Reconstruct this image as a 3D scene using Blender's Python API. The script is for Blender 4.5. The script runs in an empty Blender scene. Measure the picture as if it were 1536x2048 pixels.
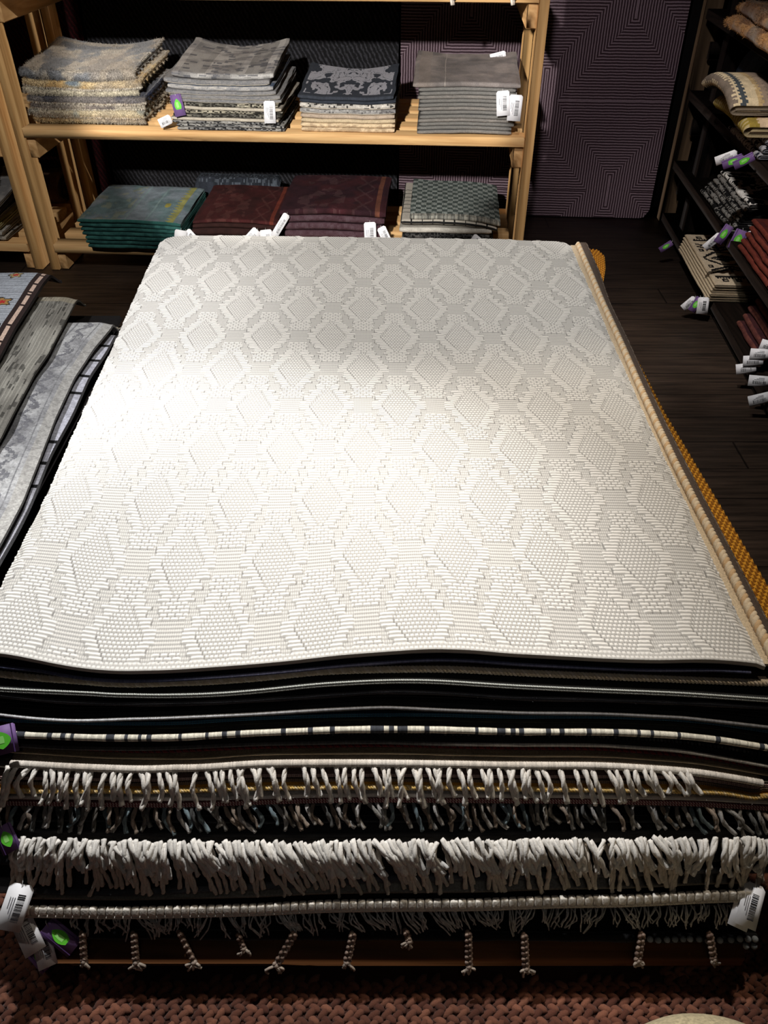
import bpy, math, random
import numpy as np
from mathutils import Matrix, Vector
from mathutils.bvhtree import BVHTree

random.seed(7)
rng = np.random.default_rng(7)
S = bpy.context.scene
COL = S.collection

# ------------------------------------------------------------------ camera
F_PX, CX, CY = 1600.0, 768.0, 1024.0
PITCH = math.radians(39.7)
CAM_Z = 1.72
cp, sp = math.cos(PITCH), math.sin(PITCH)
CAM = np.array([0.0, 0.0, CAM_Z])


def ray(px, py):
    a = (np.asarray(px, float) - CX) / F_PX
    b = -(np.asarray(py, float) - CY) / F_PX
    a, b = np.broadcast_arrays(a, b)
    return np.stack([a, cp + b * sp, -sp + b * cp], -1)


def on_z(px, py, z):
    d = ray(px, py)
    t = (np.asarray(z) - CAM_Z) / d[..., 2]
    return CAM + d * t[..., None]


cam_data = bpy.data.cameras.new('camera')
cam = bpy.data.objects.new('camera', cam_data)
COL.objects.link(cam)
cam_data.sensor_fit = 'VERTICAL'
cam_data.sensor_height = 36.0
cam_data.lens = 36.0 * F_PX / 2048.0
cam_data.clip_start = 0.02
cam.location = CAM
cam.rotation_euler = (math.pi / 2 - PITCH, 0, 0)
S.camera = cam

# room frame (the shop is turned a little against the pile)
A_ROOM = math.radians(3.9)
U = np.array([math.cos(A_ROOM), -math.sin(A_ROOM), 0])
V = np.array([math.sin(A_ROOM), math.cos(A_ROOM), 0])
Zv = np.array([0, 0, 1.0])


def room(x, y, z):
    x, y, z = np.broadcast_arrays(np.asarray(x, float), np.asarray(y, float), np.asarray(z, float))
    return x[..., None] * U + y[..., None] * V + z[..., None] * Zv


def to_room(p):
    p = np.asarray(p)
    return np.stack([p @ U, p @ V, p[..., 2]], -1)


# ------------------------------------------------------------------ colour and noise
def lin(c):
    c = np.asarray(c, float) / 255.0
    return np.where(c <= 0.04045, c / 12.92, ((c + 0.055) / 1.055) ** 2.4)


def h2(ix, iy, s):
    n = np.sin(ix * 127.1 + iy * 311.7 + s * 74.7) * 43758.5453
    return n - np.floor(n)


def vn(x, y, s=0):
    x = np.asarray(x, float); y = np.asarray(y, float)
    ix, iy = np.floor(x), np.floor(y)
    fx, fy = x - ix, y - iy
    fx = fx * fx * (3 - 2 * fx); fy = fy * fy * (3 - 2 * fy)
    a = h2(ix, iy, s) * (1 - fx) + h2(ix + 1, iy, s) * fx
    b = h2(ix, iy + 1, s) * (1 - fx) + h2(ix + 1, iy + 1, s) * fx
    return a * (1 - fy) + b * fy


def fbm(x, y, s=0, o=3):
    r = 0; amp = .5
    for k in range(o):
        r = r + amp * vn(x * 2 ** k, y * 2 ** k, s + k * 3.1)
        amp *= .5
    return r / (1 - .5 ** o)


def mix(a, b, t):
    a = np.asarray(a, float); b = np.asarray(b, float); t = np.asarray(t, float)[..., None]
    return a * (1 - t) + b * t


def sstep(a, b, x):
    t = np.clip((np.asarray(x, float) - a) / (b - a), 0, 1)
    return t * t * (3 - 2 * t)


# ------------------------------------------------------------------ materials
def nt(name):
    m = bpy.data.materials.new(name)
    m.use_nodes = True
    n = m.node_tree.nodes
    b = n['Principled BSDF']
    b.inputs['Roughness'].default_value = .9
    b.inputs['Specular IOR Level'].default_value = .15
    return m, n, m.node_tree.links, b


def attr_mat(name, bump=.3, scale=250, vary=.18, rough=.95, stretch=(1, 1, 1), dist=.002, sheen=0.0):
    """colour stored per face, broken up by a procedural noise, with a woven bump"""
    m, n, l, b = nt(name)
    at = n.new('ShaderNodeAttribute'); at.attribute_name = 'col'
    tc = n.new('ShaderNodeTexCoord')
    mp = n.new('ShaderNodeMapping'); mp.inputs['Scale'].default_value = stretch
    no = n.new('ShaderNodeTexNoise'); no.inputs['Scale'].default_value = scale; no.inputs['Detail'].default_value = 3
    l.new(tc.outputs['Object'], mp.inputs['Vector']); l.new(mp.outputs['Vector'], no.inputs['Vector'])
    mr = n.new('ShaderNodeMapRange')
    mr.inputs['From Min'].default_value = .3; mr.inputs['From Max'].default_value = .7
    mr.inputs['To Min'].default_value = 1 - vary; mr.inputs['To Max'].default_value = 1 + vary
    l.new(no.outputs['Fac'], mr.inputs['Value'])
    vm = n.new('ShaderNodeVectorMath'); vm.operation = 'SCALE'
    l.new(at.outputs['Color'], vm.inputs[0]); l.new(mr.outputs['Result'], vm.inputs['Scale'])
    l.new(vm.outputs['Vector'], b.inputs['Base Color'])
    bp = n.new('ShaderNodeBump'); bp.inputs['Strength'].default_value = bump; bp.inputs['Distance'].default_value = dist
    l.new(no.outputs['Fac'], bp.inputs['Height']); l.new(bp.outputs['Normal'], b.inputs['Normal'])
    b.inputs['Roughness'].default_value = rough
    if sheen:
        b.inputs['Sheen Weight'].default_value = sheen
    return m


def wood_mat(name, c1, c2, axis, scale=9.0, rough=.6, knots=True):
    m, n, l, b = nt(name)
    tc = n.new('ShaderNodeTexCoord')
    mp = n.new('ShaderNodeMapping')
    sc = [scale, scale, scale]; sc[axis] = scale * .06
    mp.inputs['Scale'].default_value = sc
    l.new(tc.outputs['Object'], mp.inputs['Vector'])
    no = n.new('ShaderNodeTexNoise'); no.inputs['Scale'].default_value = 3.0
    no.inputs['Detail'].default_value = 6; no.inputs['Distortion'].default_value = 1.2
    l.new(mp.outputs['Vector'], no.inputs['Vector'])
    wv = n.new('ShaderNodeTexWave'); wv.inputs['Scale'].default_value = 2.2; wv.inputs['Distortion'].default_value = 9
    wv.inputs['Detail'].default_value = 3; wv.bands_direction = 'DIAGONAL'
    l.new(mp.outputs['Vector'], wv.inputs['Vector'])
    ad = n.new('ShaderNodeMath'); ad.operation = 'MULTIPLY_ADD'; ad.inputs[1].default_value = .18
    l.new(wv.outputs['Fac'], ad.inputs[0]); l.new(no.outputs['Fac'], ad.inputs[2])
    cr = n.new('ShaderNodeValToRGB')
    cr.color_ramp.elements[0].position = .30; cr.color_ramp.elements[0].color = (*lin(c2), 1)
    cr.color_ramp.elements[1].position = .85; cr.color_ramp.elements[1].color = (*lin(c1), 1)
    l.new(ad.outputs[0], cr.inputs['Fac'])
    out = cr.outputs['Color']
    if knots:
        mk = n.new('ShaderNodeMapping'); sk = [7.0, 7.0, 7.0]; sk[axis] = 3.4
        mk.inputs['Scale'].default_value = sk
        l.new(tc.outputs['Object'], mk.inputs['Vector'])
        vo = n.new('ShaderNodeTexVoronoi'); vo.inputs['Scale'].default_value = 1.0
        l.new(mk.outputs['Vector'], vo.inputs['Vector'])
        kr = n.new('ShaderNodeMapRange'); kr.inputs['From Min'].default_value = .06; kr.inputs['From Max'].default_value = .13
        kr.inputs['To Min'].default_value = .28; kr.inputs['To Max'].default_value = 1
        l.new(vo.outputs['Distance'], kr.inputs['Value'])
        vm = n.new('ShaderNodeVectorMath'); vm.operation = 'SCALE'
        l.new(out, vm.inputs[0]); l.new(kr.outputs['Result'], vm.inputs['Scale'])
        out = vm.outputs['Vector']
    l.new(out, b.inputs['Base Color'])
    bp = n.new('ShaderNodeBump'); bp.inputs['Strength'].default_value = .15; bp.inputs['Distance'].default_value = .002
    l.new(ad.outputs[0], bp.inputs['Height']); l.new(bp.outputs['Normal'], b.inputs['Normal'])
    b.inputs['Roughness'].default_value = rough
    return m


def plain_mat(name, c, rough=.6, noise=0):
    m, n, l, b = nt(name)
    no = n.new('ShaderNodeTexNoise'); no.inputs['Scale'].default_value = 60
    mr = n.new('ShaderNodeMix'); mr.data_type = 'RGBA'
    cc = lin(c)
    mr.inputs['A'].default_value = (*(cc * (1 - noise)), 1); mr.inputs['B'].default_value = (*np.minimum(cc * (1 + noise), 1), 1)
    tc = n.new('ShaderNodeTexCoord'); l.new(tc.outputs['Object'], no.inputs['Vector'])
    l.new(no.outputs['Fac'], mr.inputs['Factor']); l.new(mr.outputs['Result'], b.inputs['Base Color'])
    b.inputs['Roughness'].default_value = rough
    return m


M_WOVEN = attr_mat('woven_wool', .5, 300, .22)
M_SOFT = attr_mat('soft_pile', .6, 160, .25, sheen=.15)
M_YARN = attr_mat('yarn', .35, 420, .12, stretch=(1, 1, .35), sheen=.1)
M_COTTON = attr_mat('cotton_weave', .12, 600, .05, dist=.001)
M_CARD = attr_mat('printed_card', .0, 30, .02, rough=.5)
PINE_X = wood_mat('pine_along_x', (216, 178, 126), (184, 140, 92), 0)
PINE_Y = wood_mat('pine_along_y', (208, 168, 118), (172, 130, 84), 1)
PINE_Z = wood_mat('pine_along_z', (216, 174, 118), (184, 138, 86), 2)
BEAM_X = wood_mat('platform_timber', (112, 72, 42), (68, 42, 23), 0, scale=7)
DARK_X = wood_mat('dark_stained_x', (36, 30, 26), (20, 16, 14), 0, rough=.55, knots=False)
DARK_Y = wood_mat('dark_stained_y', (42, 33, 28), (22, 18, 16), 1, rough=.55, knots=False)
DARK_Z = wood_mat('dark_stained_z', (34, 27, 24), (18, 14, 13), 2, rough=.55, knots=False)
TAN_Z = wood_mat('tan_timber', (112, 92, 70), (84, 68, 52), 2, knots=False)


# ------------------------------------------------------------------ geometry collector
class Geo:
    def __init__(self):
        self.v, self.f, self.c, self.n = [], [], [], 0

    def add(self, verts, faces, col):
        """faces: (M,k) index array; col: (3,) or (M,3) sRGB 0..255"""
        verts = np.asarray(verts, float).reshape(-1, 3); faces = np.asarray(faces, int)
        col = np.asarray(col, float)
        if col.ndim == 1:
            col = np.tile(col, (len(faces), 1))
        self.v.append(verts); self.f.append(faces + self.n); self.c.append(col)
        self.n += len(verts)
        return self

    def grid(self, P, col, wrap=False):
        P = np.asarray(P, float); ny, nx = P.shape[:2]
        i = np.arange(ny * nx).reshape(ny, nx)
        if wrap:
            i = np.concatenate([i, i[:, :1]], 1)
        f = np.stack([i[:-1, :-1], i[:-1, 1:], i[1:, 1:], i[1:, :-1]], -1).reshape(-1, 4)
        col = np.asarray(col, float)
        if col.ndim == 3:
            col = col.reshape(-1, 3)
        return self.add(P.reshape(-1, 3), f, col)

    def box(self, lo, hi, col, frame=None, bev=0.0):
        lo = np.array(lo, float); hi = np.array(hi, float)
        if bev <= 0:
            v = np.array([[x, y, z] for z in (lo[2], hi[2]) for y in (lo[1], hi[1]) for x in (lo[0], hi[0])])
            f = [[0, 2, 3, 1], [4, 5, 7, 6], [0, 1, 5, 4], [2, 6, 7, 3], [0, 4, 6, 2], [1, 3, 7, 5]]
            if frame is not None:
                v = frame(v)
            return self.add(v, f, col)
        # chamfered box: three scaled shells
        c = (lo + hi) / 2; h = (hi - lo) / 2
        pts, idx = [], {}
        for sx in (-1, 1):
            for sy in (-1, 1):
                for sz in (-1, 1):
                    s = np.array([sx, sy, sz])
                    for ax in range(3):
                        q = h - bev; q[ax] = h[ax]
                        idx[(sx, sy, sz, ax)] = len(pts); pts.append(c + s * q)
        F4, F3 = [], []
        for ax in range(3):
            a, b_ = [k for k in range(3) if k != ax]
            for s in (-1, 1):
                loop = []
                for (p, q) in ((-1, -1), (1, -1), (1, 1), (-1, 1)):
                    k = [0, 0, 0]; k[ax] = s; k[a] = p; k[b_] = q
                    loop.append(idx[(*k, ax)])
                F4.append(loop)
            for p in (-1, 1):
                for q in (-1, 1):
                    k0 = [0, 0, 0]; k0[a] = p; k0[b_] = q
                    k1 = list(k0); k0[ax] = -1; k1[ax] = 1
                    F4.append([idx[(*k0, a)], idx[(*k1, a)], idx[(*k1, b_)], idx[(*k0, b_)]])
        for sx in (-1, 1):
            for sy in (-1, 1):
                for sz in (-1, 1):
                    F3.append([idx[(sx, sy, sz, k)] for k in range(3)])
        v = np.array(pts)
        if frame is not None:
            v = frame(v)
        n0 = self.n
        self.add(v, F4, col)
        self.f.append(np.array(F3) + n0); self.c.append(np.tile(np.asarray(col, float), (8, 1)))
        return self

    def tube(self, path, r, col, sides=6, caps=True):
        P = np.asarray(path, float); n = len(P)
        r = np.broadcast_to(np.asarray(r, float), (n,))
        T = np.gradient(P, axis=0); T /= np.linalg.norm(T, axis=1)[:, None] + 1e-12
        mt = np.abs(T.mean(0))
        ref = np.eye(3)[int(np.argmin(mt))]
        A = np.cross(T, ref); A /= np.linalg.norm(A, axis=1)[:, None] + 1e-12
        B = np.cross(T, A)
        th = np.arange(sides) / sides * 2 * math.pi
        R = P[:, None] + r[:, None, None] * (np.cos(th)[None, :, None] * A[:, None] + np.sin(th)[None, :, None] * B[:, None])
        col = np.asarray(col, float)
        if col.ndim == 2:      # per ring
            col = np.repeat(col[:-1, None], sides, 1)
        n0 = self.n
        self.grid(R, col, wrap=True)
        if caps:
            c0 = col[0, 0] if col.ndim == 3 else col
            c1 = col[-1, 0] if col.ndim == 3 else col
            self.f.append(np.array([[n0 + k for k in range(sides)][::-1]])); self.c.append(c0.reshape(1, 3))
            e = n0 + (n - 1) * sides
            self.f.append(np.array([[e + k for k in range(sides)]])); self.c.append(c1.reshape(1, 3))
        return self

    def rope(self, path, R, col, strands=3, pitch=.03, sides=6, col2=None, rs=None, res=None):
        """twisted cord: helical strands round a path"""
        P = resample(path, res or pitch / 8)
        L = arclen(P)
        T = np.gradient(P, axis=0); T /= np.linalg.norm(T, axis=1)[:, None] + 1e-12
        ref = np.eye(3)[int(np.argmin(np.abs(T.mean(0))))]
        A = np.cross(T, ref); A /= np.linalg.norm(A, axis=1)[:, None]
        B = np.cross(T, A)
        for k in range(strands):
            ph = L / pitch * 2 * math.pi + k * 2 * math.pi / strands
            Q = P + (np.cos(ph)[:, None] * A + np.sin(ph)[:, None] * B) * R * .5
            c = np.asarray(col if (col2 is None or k % 2 == 0) else col2, float)
            self.tube(Q, rs or R * .56, c, sides)
        return self

    def blobs(self, C, ax, col, nu=8, nv=5, sq=1.0):
        """ellipsoids: C (N,3), ax (N,3,3) rows are half-axes"""
        C = np.asarray(C, float); N = len(C)
        ax = np.broadcast_to(np.asarray(ax, float), (N, 3, 3))
        th = np.arange(nu) / nu * 2 * math.pi
        phi = np.linspace(0, math.pi, nv + 2)[1:-1]
        pts = [[0, 0, 1]] + [[math.sin(p) * math.cos(t), math.sin(p) * math.sin(t), math.cos(p)] for p in phi for t in th] + [[0, 0, -1]]
        pts = np.array(pts)
        pts = np.sign(pts) * np.abs(pts) ** sq
        W = C[:, None] + np.einsum('pk,nkd->npd', pts, ax)
        K = len(pts)
        q, t3 = [], []
        for j in range(nu):
            j2 = (j + 1) % nu
            t3.append([0, 1 + j, 1 + j2])
            for i in range(nv - 1):
                q.append([1 + i * nu + j, 1 + (i + 1) * nu + j, 1 + (i + 1) * nu + j2, 1 + i * nu + j2])
            t3.append([K - 1, 1 + (nv - 1) * nu + j2, 1 + (nv - 1) * nu + j])
        q = np.array(q); t3 = np.array(t3)
        col = np.asarray(col, float)
        if col.ndim == 1:
            col = np.tile(col, (N, 1))
        off = (np.arange(N) * K)[:, None, None]
        n0 = self.n
        self.add(W.reshape(-1, 3), (q[None] + off).reshape(-1, 4), np.repeat(col, len(q), 0))
        self.f.append((t3[None] + off).reshape(-1, 3) + n0); self.c.append(np.repeat(col, len(t3), 0))
        return self

    def tufts(self, P, N, L, w, col):
        """short blades standing on points P along N"""
        P = np.asarray(P); n = len(P)
        D = N + rng.normal(0, .45, (n, 3)); D /= np.linalg.norm(D, axis=1)[:, None]
        T = np.cross(D, rng.normal(0, 1, (n, 3))); T /= np.linalg.norm(T, axis=1)[:, None] + 1e-9
        ln = L * rng.uniform(.6, 1.3, n)[:, None]
        V3 = np.stack([P - T * w, P + T * w, P + D * ln], 1).reshape(-1, 3)
        return self.add(V3, np.arange(3 * n).reshape(-1, 3), col)

    def mesh(self, name, shift=None):
        V_ = np.concatenate(self.v)
        if shift is not None:
            V_ = V_ - shift
        me = bpy.data.meshes.new(name)
        me.vertices.add(len(V_)); me.vertices.foreach_set('co', V_.astype(np.float32).ravel())
        cnt = np.concatenate([np.full(len(f), f.shape[1]) for f in self.f])
        li = np.concatenate([f.ravel() for f in self.f])
        st = np.concatenate([[0], np.cumsum(cnt)[:-1]])
        me.loops.add(len(li)); me.loops.foreach_set('vertex_index', li.astype(np.int32))
        me.polygons.add(len(cnt)); me.polygons.foreach_set('loop_start', st.astype(np.int32))
        me.polygons.foreach_set('loop_total', cnt.astype(np.int32))
        me.update(calc_edges=True)
        c = np.concatenate(self.c)
        fc = np.repeat(np.concatenate([lin(c), np.ones((len(c), 1))], 1), cnt, 0)
        at = me.color_attributes.new('col', 'FLOAT_COLOR', 'CORNER')
        at.data.foreach_set('color', fc.astype(np.float32).ravel())
        return me


def arclen(P):
    d = np.linalg.norm(np.diff(P, axis=0), axis=1)
    return np.concatenate([[0], np.cumsum(d)])


def resample(P, step):
    P = np.asarray(P, float); L = arclen(P)
    n = max(3, int(L[-1] / step) + 1)
    s = np.linspace(0, L[-1], n)
    return np.stack([np.interp(s, L, P[:, k]) for k in range(3)], -1)


def smooth1(a, k):
    a = np.asarray(a, float)
    ker = np.ones(2 * k + 1) / (2 * k + 1)
    for _ in range(2):
        a = np.convolve(np.pad(a, k, mode='edge'), ker, 'valid')
    return a


# ------------------------------------------------------------------ objects
def finish(me, smooth):
    if smooth:
        me.polygons.foreach_set('use_smooth', np.ones(len(me.polygons), bool))
    me.validate()


def tag_props(o, label=None, cat=None, group=None, kind=None):
    if label: o['label'] = label
    if cat: o['category'] = cat
    if group: o['group'] = group
    if kind: o['kind'] = kind
    return o


WORLD = {}


def top(name, geo, mat, label=None, cat=None, group=None, kind=None, smooth=True):
    allv = np.concatenate(geo.v)
    base = np.array([(allv[:, 0].min() + allv[:, 0].max()) / 2, (allv[:, 1].min() + allv[:, 1].max()) / 2, allv[:, 2].min()])
    me = geo.mesh(name, base); finish(me, smooth); me.materials.append(mat)
    o = bpy.data.objects.new(name, me); COL.objects.link(o); o.location = base
    WORLD[o.name] = Matrix.Translation(Vector(base))
    return tag_props(o, label, cat, group, kind)


def empty(name, loc, label=None, cat=None, group=None, kind=None):
    o = bpy.data.objects.new(name, None); COL.objects.link(o); o.location = loc
    o.empty_display_size = .1
    WORLD[o.name] = Matrix.Translation(Vector(loc))
    return tag_props(o, label, cat, group, kind)


def part(name, geo, mat, parent, label=None, smooth=True, kind=None):
    me = geo.mesh(name, None)
    W = WORLD[parent.name]
    allv = np.concatenate(geo.v)
    base = np.array([(allv[:, 0].min() + allv[:, 0].max()) / 2, (allv[:, 1].min() + allv[:, 1].max()) / 2, allv[:, 2].min()])
    me.transform(Matrix.Translation(-Vector(base)))
    finish(me, smooth); me.materials.append(mat)
    o = bpy.data.objects.new(name, me); COL.objects.link(o); o.parent = parent
    o.location = Vector(base) - W.translation
    WORLD[o.name] = Matrix.Translation(Vector(base))
    if label: o['label'] = label
    if kind: o['kind'] = kind
    return o


# ------------------------------------------------------------------ tags
WHITE = np.array([236, 236, 240.]); PURPLE = np.array([118, 92, 142.]); GREEN = np.array([96, 196, 58.])


def card_geo(O, R, D, N, w, h, ch, col, th=.0008):
    g = Geo()
    out = np.array([[-w / 2 + ch, 0], [w / 2 - ch, 0], [w / 2, ch], [w / 2, h], [-w / 2, h], [-w / 2, ch]])
    vs = []
    for s in (0, 1):
        for (x, y) in out:
            bend = .06 * y
            vs.append(O + R * x + D * y + N * (bend + s * th))
    k = len(out)
    g.add(vs, [[6, 7, 8, 9, 10, 11], [5, 4, 3, 2, 1, 0]], col)
    g.f.append(np.array([[i, (i + 1) % k, (i + 1) % k + k, i + k] for i in range(k)])); g.c.append(np.tile(col * .9, (k, 1)))
    return g


def hang(parent, O, roll=0, kind='white', w=.034, h=.062, face=None, string=True):
    """a paper tag on its thread, hanging from a rug: card > barcode or leaf"""
    O = np.asarray(O, float)
    N = CAM - O if face is None else np.asarray(face, float)
    N = N / np.linalg.norm(N)
    N = N + np.array([0, -.25, 0]); N /= np.linalg.norm(N)
    R0 = np.cross(-N, Zv); R0 /= np.linalg.norm(R0)
    if R0[0] < 0: R0 = -R0
    D0 = -np.cross(N, R0); D0 = D0 if D0[2] < 0 else -D0
    a = math.radians(roll)
    R = R0 * math.cos(a) + D0 * math.sin(a); D = -R0 * math.sin(a) + D0 * math.cos(a)
    if kind == 'white':
        c = part('price_tag', card_geo(O, R, D, N, w, h, .007, WHITE), M_CARD, parent, smooth=False)
        g = Geo(); y = .22 * h
        def bar(x0, x1, y0, y1, col):
            bz = lambda y_: .06 * y_ + .0016
            g.add([O + R * x0 + D * y0 + N * bz(y0), O + R * x1 + D * y0 + N * bz(y0), O + R * x1 + D * y1 + N * bz(y1), O + R * x0 + D * y1 + N * bz(y1)], [[0, 1, 2, 3]], col)
        while y < .8 * h:
            t = random.choice([.0006, .0009, .0016])
            bar(-.02 * w, .28 * w, y, y + t, np.array([30, 30, 34.])); y += t + random.choice([.0007, .001, .0016])
        for k in range(3):
            bar(-.12 * w - k * .09 * w, -.09 * w - k * .09 * w, .3 * h, (.75 - .1 * k) * h, np.array([110, 110, 116.]))
        part('barcode', g, M_CARD, c, smooth=False)
    else:
        c = part('hang_tag', card_geo(O, R, D, N, w, h, .003, PURPLE), M_CARD, parent, smooth=False)
        bz = lambda y_: .06 * y_ + .0018
        for fx in (-.36, .36):
            g = Geo()
            x0, x1 = (fx - .02) * w, (fx + .02) * w
            g.add([O + R * x0 + N * .0012, O + R * x1 + N * .0012, O + R * x1 + D * h + N * (.06 * h + .0012), O + R * x0 + D * h + N * (.06 * h + .0012)], [[0, 1, 2, 3]], np.array([70, 48, 92.]))
            part('stripe', g, M_CARD, c, smooth=False)
        g = Geo()
        ts = np.linspace(0, 1, 13)
        wd = np.sin(ts * math.pi) ** .8 * w * .30
        Lx = O + D * (.2 * h + ts * .62 * h)[:, None] - R * wd[:, None] + N * bz(.5 * h)
        Rx = O + D * (.2 * h + ts * .62 * h)[:, None] + R * wd[:, None] + N * bz(.5 * h)
        g.grid(np.stack([Lx, Rx], 1), GREEN)
        g.grid(np.stack([Lx * .75 + Rx * .25 + N * .0004, Lx * .35 + Rx * .65 + N * .0004], 1)[3:9], np.array([150, 222, 120.]))
        part('leaf', g, M_CARD, c, smooth=False)
    if string:
        s = Geo(); tp = O + np.array([0, .006, .008])
        s.tube(np.array([O + D * .006 + N * .001, (O + tp) / 2 + N * .004, tp]), .0006, np.array([225, 225, 225.]), 4)
        part('thread', s, M_CARD, c)
    return c


# ------------------------------------------------------------------ setting
def build_floor():
    m, n, l, b = nt('dark_floor_boards')
    tc = n.new('ShaderNodeTexCoord')
    sx = n.new('ShaderNodeSeparateXYZ'); l.new(tc.outputs['Object'], sx.inputs[0])
    def math_(op, a, bb=None):
        q = n.new('ShaderNodeMath'); q.operation = op
        for i, s in enumerate((a, bb)):
            if s is None: continue
            if isinstance(s, (int, float)): q.inputs[i].default_value = s
            else: l.new(s, q.inputs[i])
        return q.outputs[0]
    row = math_('DIVIDE', sx.outputs['Y'], .17)
    fr = math_('FRACT', row); fl = math_('FLOOR', row)
    edge = math_('MINIMUM', fr, math_('SUBTRACT', 1.0, fr))
    xs = math_('ADD', math_('DIVIDE', sx.outputs['X'], 1.9), math_('MULTIPLY', fl, .37))
    fx = math_('FRACT', xs); ex = math_('MINIMUM', fx, math_('SUBTRACT', 1.0, fx))
    seam = math_('MINIMUM', math_('DIVIDE', edge, .025), math_('DIVIDE', ex, .003))
    mp = n.new('ShaderNodeMapping'); mp.inputs['Scale'].default_value = (1.2, 22, 8)
    l.new(tc.outputs['Object'], mp.inputs['Vector'])
    no = n.new('ShaderNodeTexNoise'); no.inputs['Scale'].default_value = 3; no.inputs['Detail'].default_value = 8; no.inputs['Roughness'].default_value = .65
    l.new(mp.outputs['Vector'], no.inputs['Vector'])
    n2 = n.new('ShaderNodeTexNoise'); n2.inputs['Scale'].default_value = 1.7; n2.inputs['Detail'].default_value = 5
    l.new(tc.outputs['Object'], n2.inputs['Vector'])
    cr = n.new('ShaderNodeValToRGB')
    cr.color_ramp.elements[0].position = .3; cr.color_ramp.elements[0].color = (*lin((48, 39, 33)), 1)
    cr.color_ramp.elements[1].position = .75; cr.color_ramp.elements[1].color = (*lin((116, 95, 80)), 1)
    l.new(no.outputs['Fac'], cr.inputs['Fac'])
    mx = n.new('ShaderNodeMix'); mx.data_type = 'RGBA'; mx.blend_type = 'MULTIPLY'
    mx.inputs['Factor'].default_value = .8
    c2 = n.new('ShaderNodeValToRGB'); c2.color_ramp.elements[0].position = .3; c2.color_ramp.elements[0].color = (.35, .33, .32, 1); c2.color_ramp.elements[1].position = .7
    l.new(n2.outputs['Fac'], c2.inputs['Fac']); l.new(cr.outputs['Color'], mx.inputs['A']); l.new(c2.outputs['Color'], mx.inputs['B'])
    cl = n.new('ShaderNodeClamp'); l.new(seam, cl.inputs['Value']); cl.inputs['Min'].default_value = .15
    vm = n.new('ShaderNodeVectorMath'); vm.operation = 'SCALE'
    l.new(mx.outputs['Result'], vm.inputs[0]); l.new(cl.outputs['Result'], vm.inputs['Scale'])
    l.new(vm.outputs['Vector'], b.inputs['Base Color'])
    b.inputs['Roughness'].default_value = .55; b.inputs['Specular IOR Level'].default_value = .3
    bp = n.new('ShaderNodeBump'); bp.inputs['Strength'].default_value = .3; bp.inputs['Distance'].default_value = .004
    ad = math_('ADD', cl.outputs['Result'], math_('MULTIPLY', no.outputs['Fac'], .4))
    l.new(ad, bp.inputs['Height']); l.new(bp.outputs['Normal'], b.inputs['Normal'])
    return m


XR0, XR1, YR0, YR1, H = -3.2, 2.2, -1.6, 5.15, 3.1


def rbox(lo, hi, col=(128, 128, 128), bev=0.0):
    g = Geo(); g.box(lo, hi, np.array(col, float), frame=lambda v: room(v[:, 0], v[:, 1], v[:, 2]), bev=bev)
    return g


wall_m = plain_mat('near_black_wall', (22, 20, 20), .9, .3)
ceil_m = plain_mat('dark_ceiling', (34, 31, 30), .9, .2)
g = rbox((XR0, YR0, -.05), (XR1, YR1, 0))
fo = top('floor', g, build_floor(), kind='structure', smooth=False)
top('wall_back', rbox((XR0, YR1, 0), (XR1, YR1 + .1, H)), wall_m, kind='structure', smooth=False)
top('wall_right', rbox((XR1, YR0, 0), (XR1 + .1, YR1 + .1, H)), wall_m, kind='structure', smooth=False)
top('wall_left', rbox((XR0 - .1, YR0, 0), (XR0, YR1 + .1, H)), wall_m, kind='structure', smooth=False)
top('wall_front', rbox((XR0, YR0 - .1, 0), (XR1, YR0, H)), wall_m, kind='structure', smooth=False)
top('ceiling', rbox((XR0 - .1, YR0 - .1, H), (XR1 + .1, YR1 + .1, H + .1)), ceil_m, kind='structure', smooth=False)

# ------------------------------------------------------------------ centre pile
PA, PB = np.array([.921, .63]), np.array([.66, .12])       # front of the pile, (y, z): it widens downwards
TD = np.array([0, PB[0] - PA[0], PB[1] - PA[1]]); TD /= np.linalg.norm(TD)
ND = np.array([0, TD[2], -TD[1]])                          # outwards, towards the aisle
if ND[1] > 0: ND = -ND


def FP(px, py, off=0.0):
    d = ray(px, py)
    p0 = np.array([0, PA[0], PA[1]]) + ND * np.mean(off) if np.ndim(off) == 0 else None
    if p0 is None:
        num = (np.array([0, PA[0], PA[1]]) - CAM) @ ND + np.asarray(off)
    else:
        num = (p0 - CAM) @ ND
    t = num / (d @ ND)
    return CAM + d * t[..., None]


def curve_px(pts, x0, x1, n, sm=4):
    p = np.array(pts, float)
    xs = np.linspace(x0, x1, n)
    ys = smooth1(np.interp(xs, p[:, 0], p[:, 1]), sm)
    return xs, ys


Y_BACK = 2.88
Z_TOP = .63

PREV = {}
# --- top rug: ivory jacquard with stepped diamonds
LEFT = np.array([(325, 470), (262, 606), (219, 703), (133, 890), (34, 1113), (-22, 1240), (-60, 1330)], float)
RIGHT = np.array([(1136, 478), (1168, 546), (1190, 600), (1226, 680), (1262, 764), (1297, 845), (1332, 922), (1376, 1010), (1424, 1105), (1476, 1210), (1540, 1332)], float)
pl = on_z(LEFT[:, 0], LEFT[:, 1], Z_TOP); pr = on_z(RIGHT[:, 0], RIGHT[:, 1], Z_TOP)
FRONT = [(-60, 1300), (0, 1305), (60, 1316), (120, 1330), (180, 1339), (240, 1343), (340, 1340), (430, 1334), (512, 1328), (600, 1320), (680, 1311), (768, 1305), (860, 1298), (940, 1300), (1024, 1308), (1150, 1314), (1300, 1321), (1420, 1319), (1500, 1322), (1545, 1330)]


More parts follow.
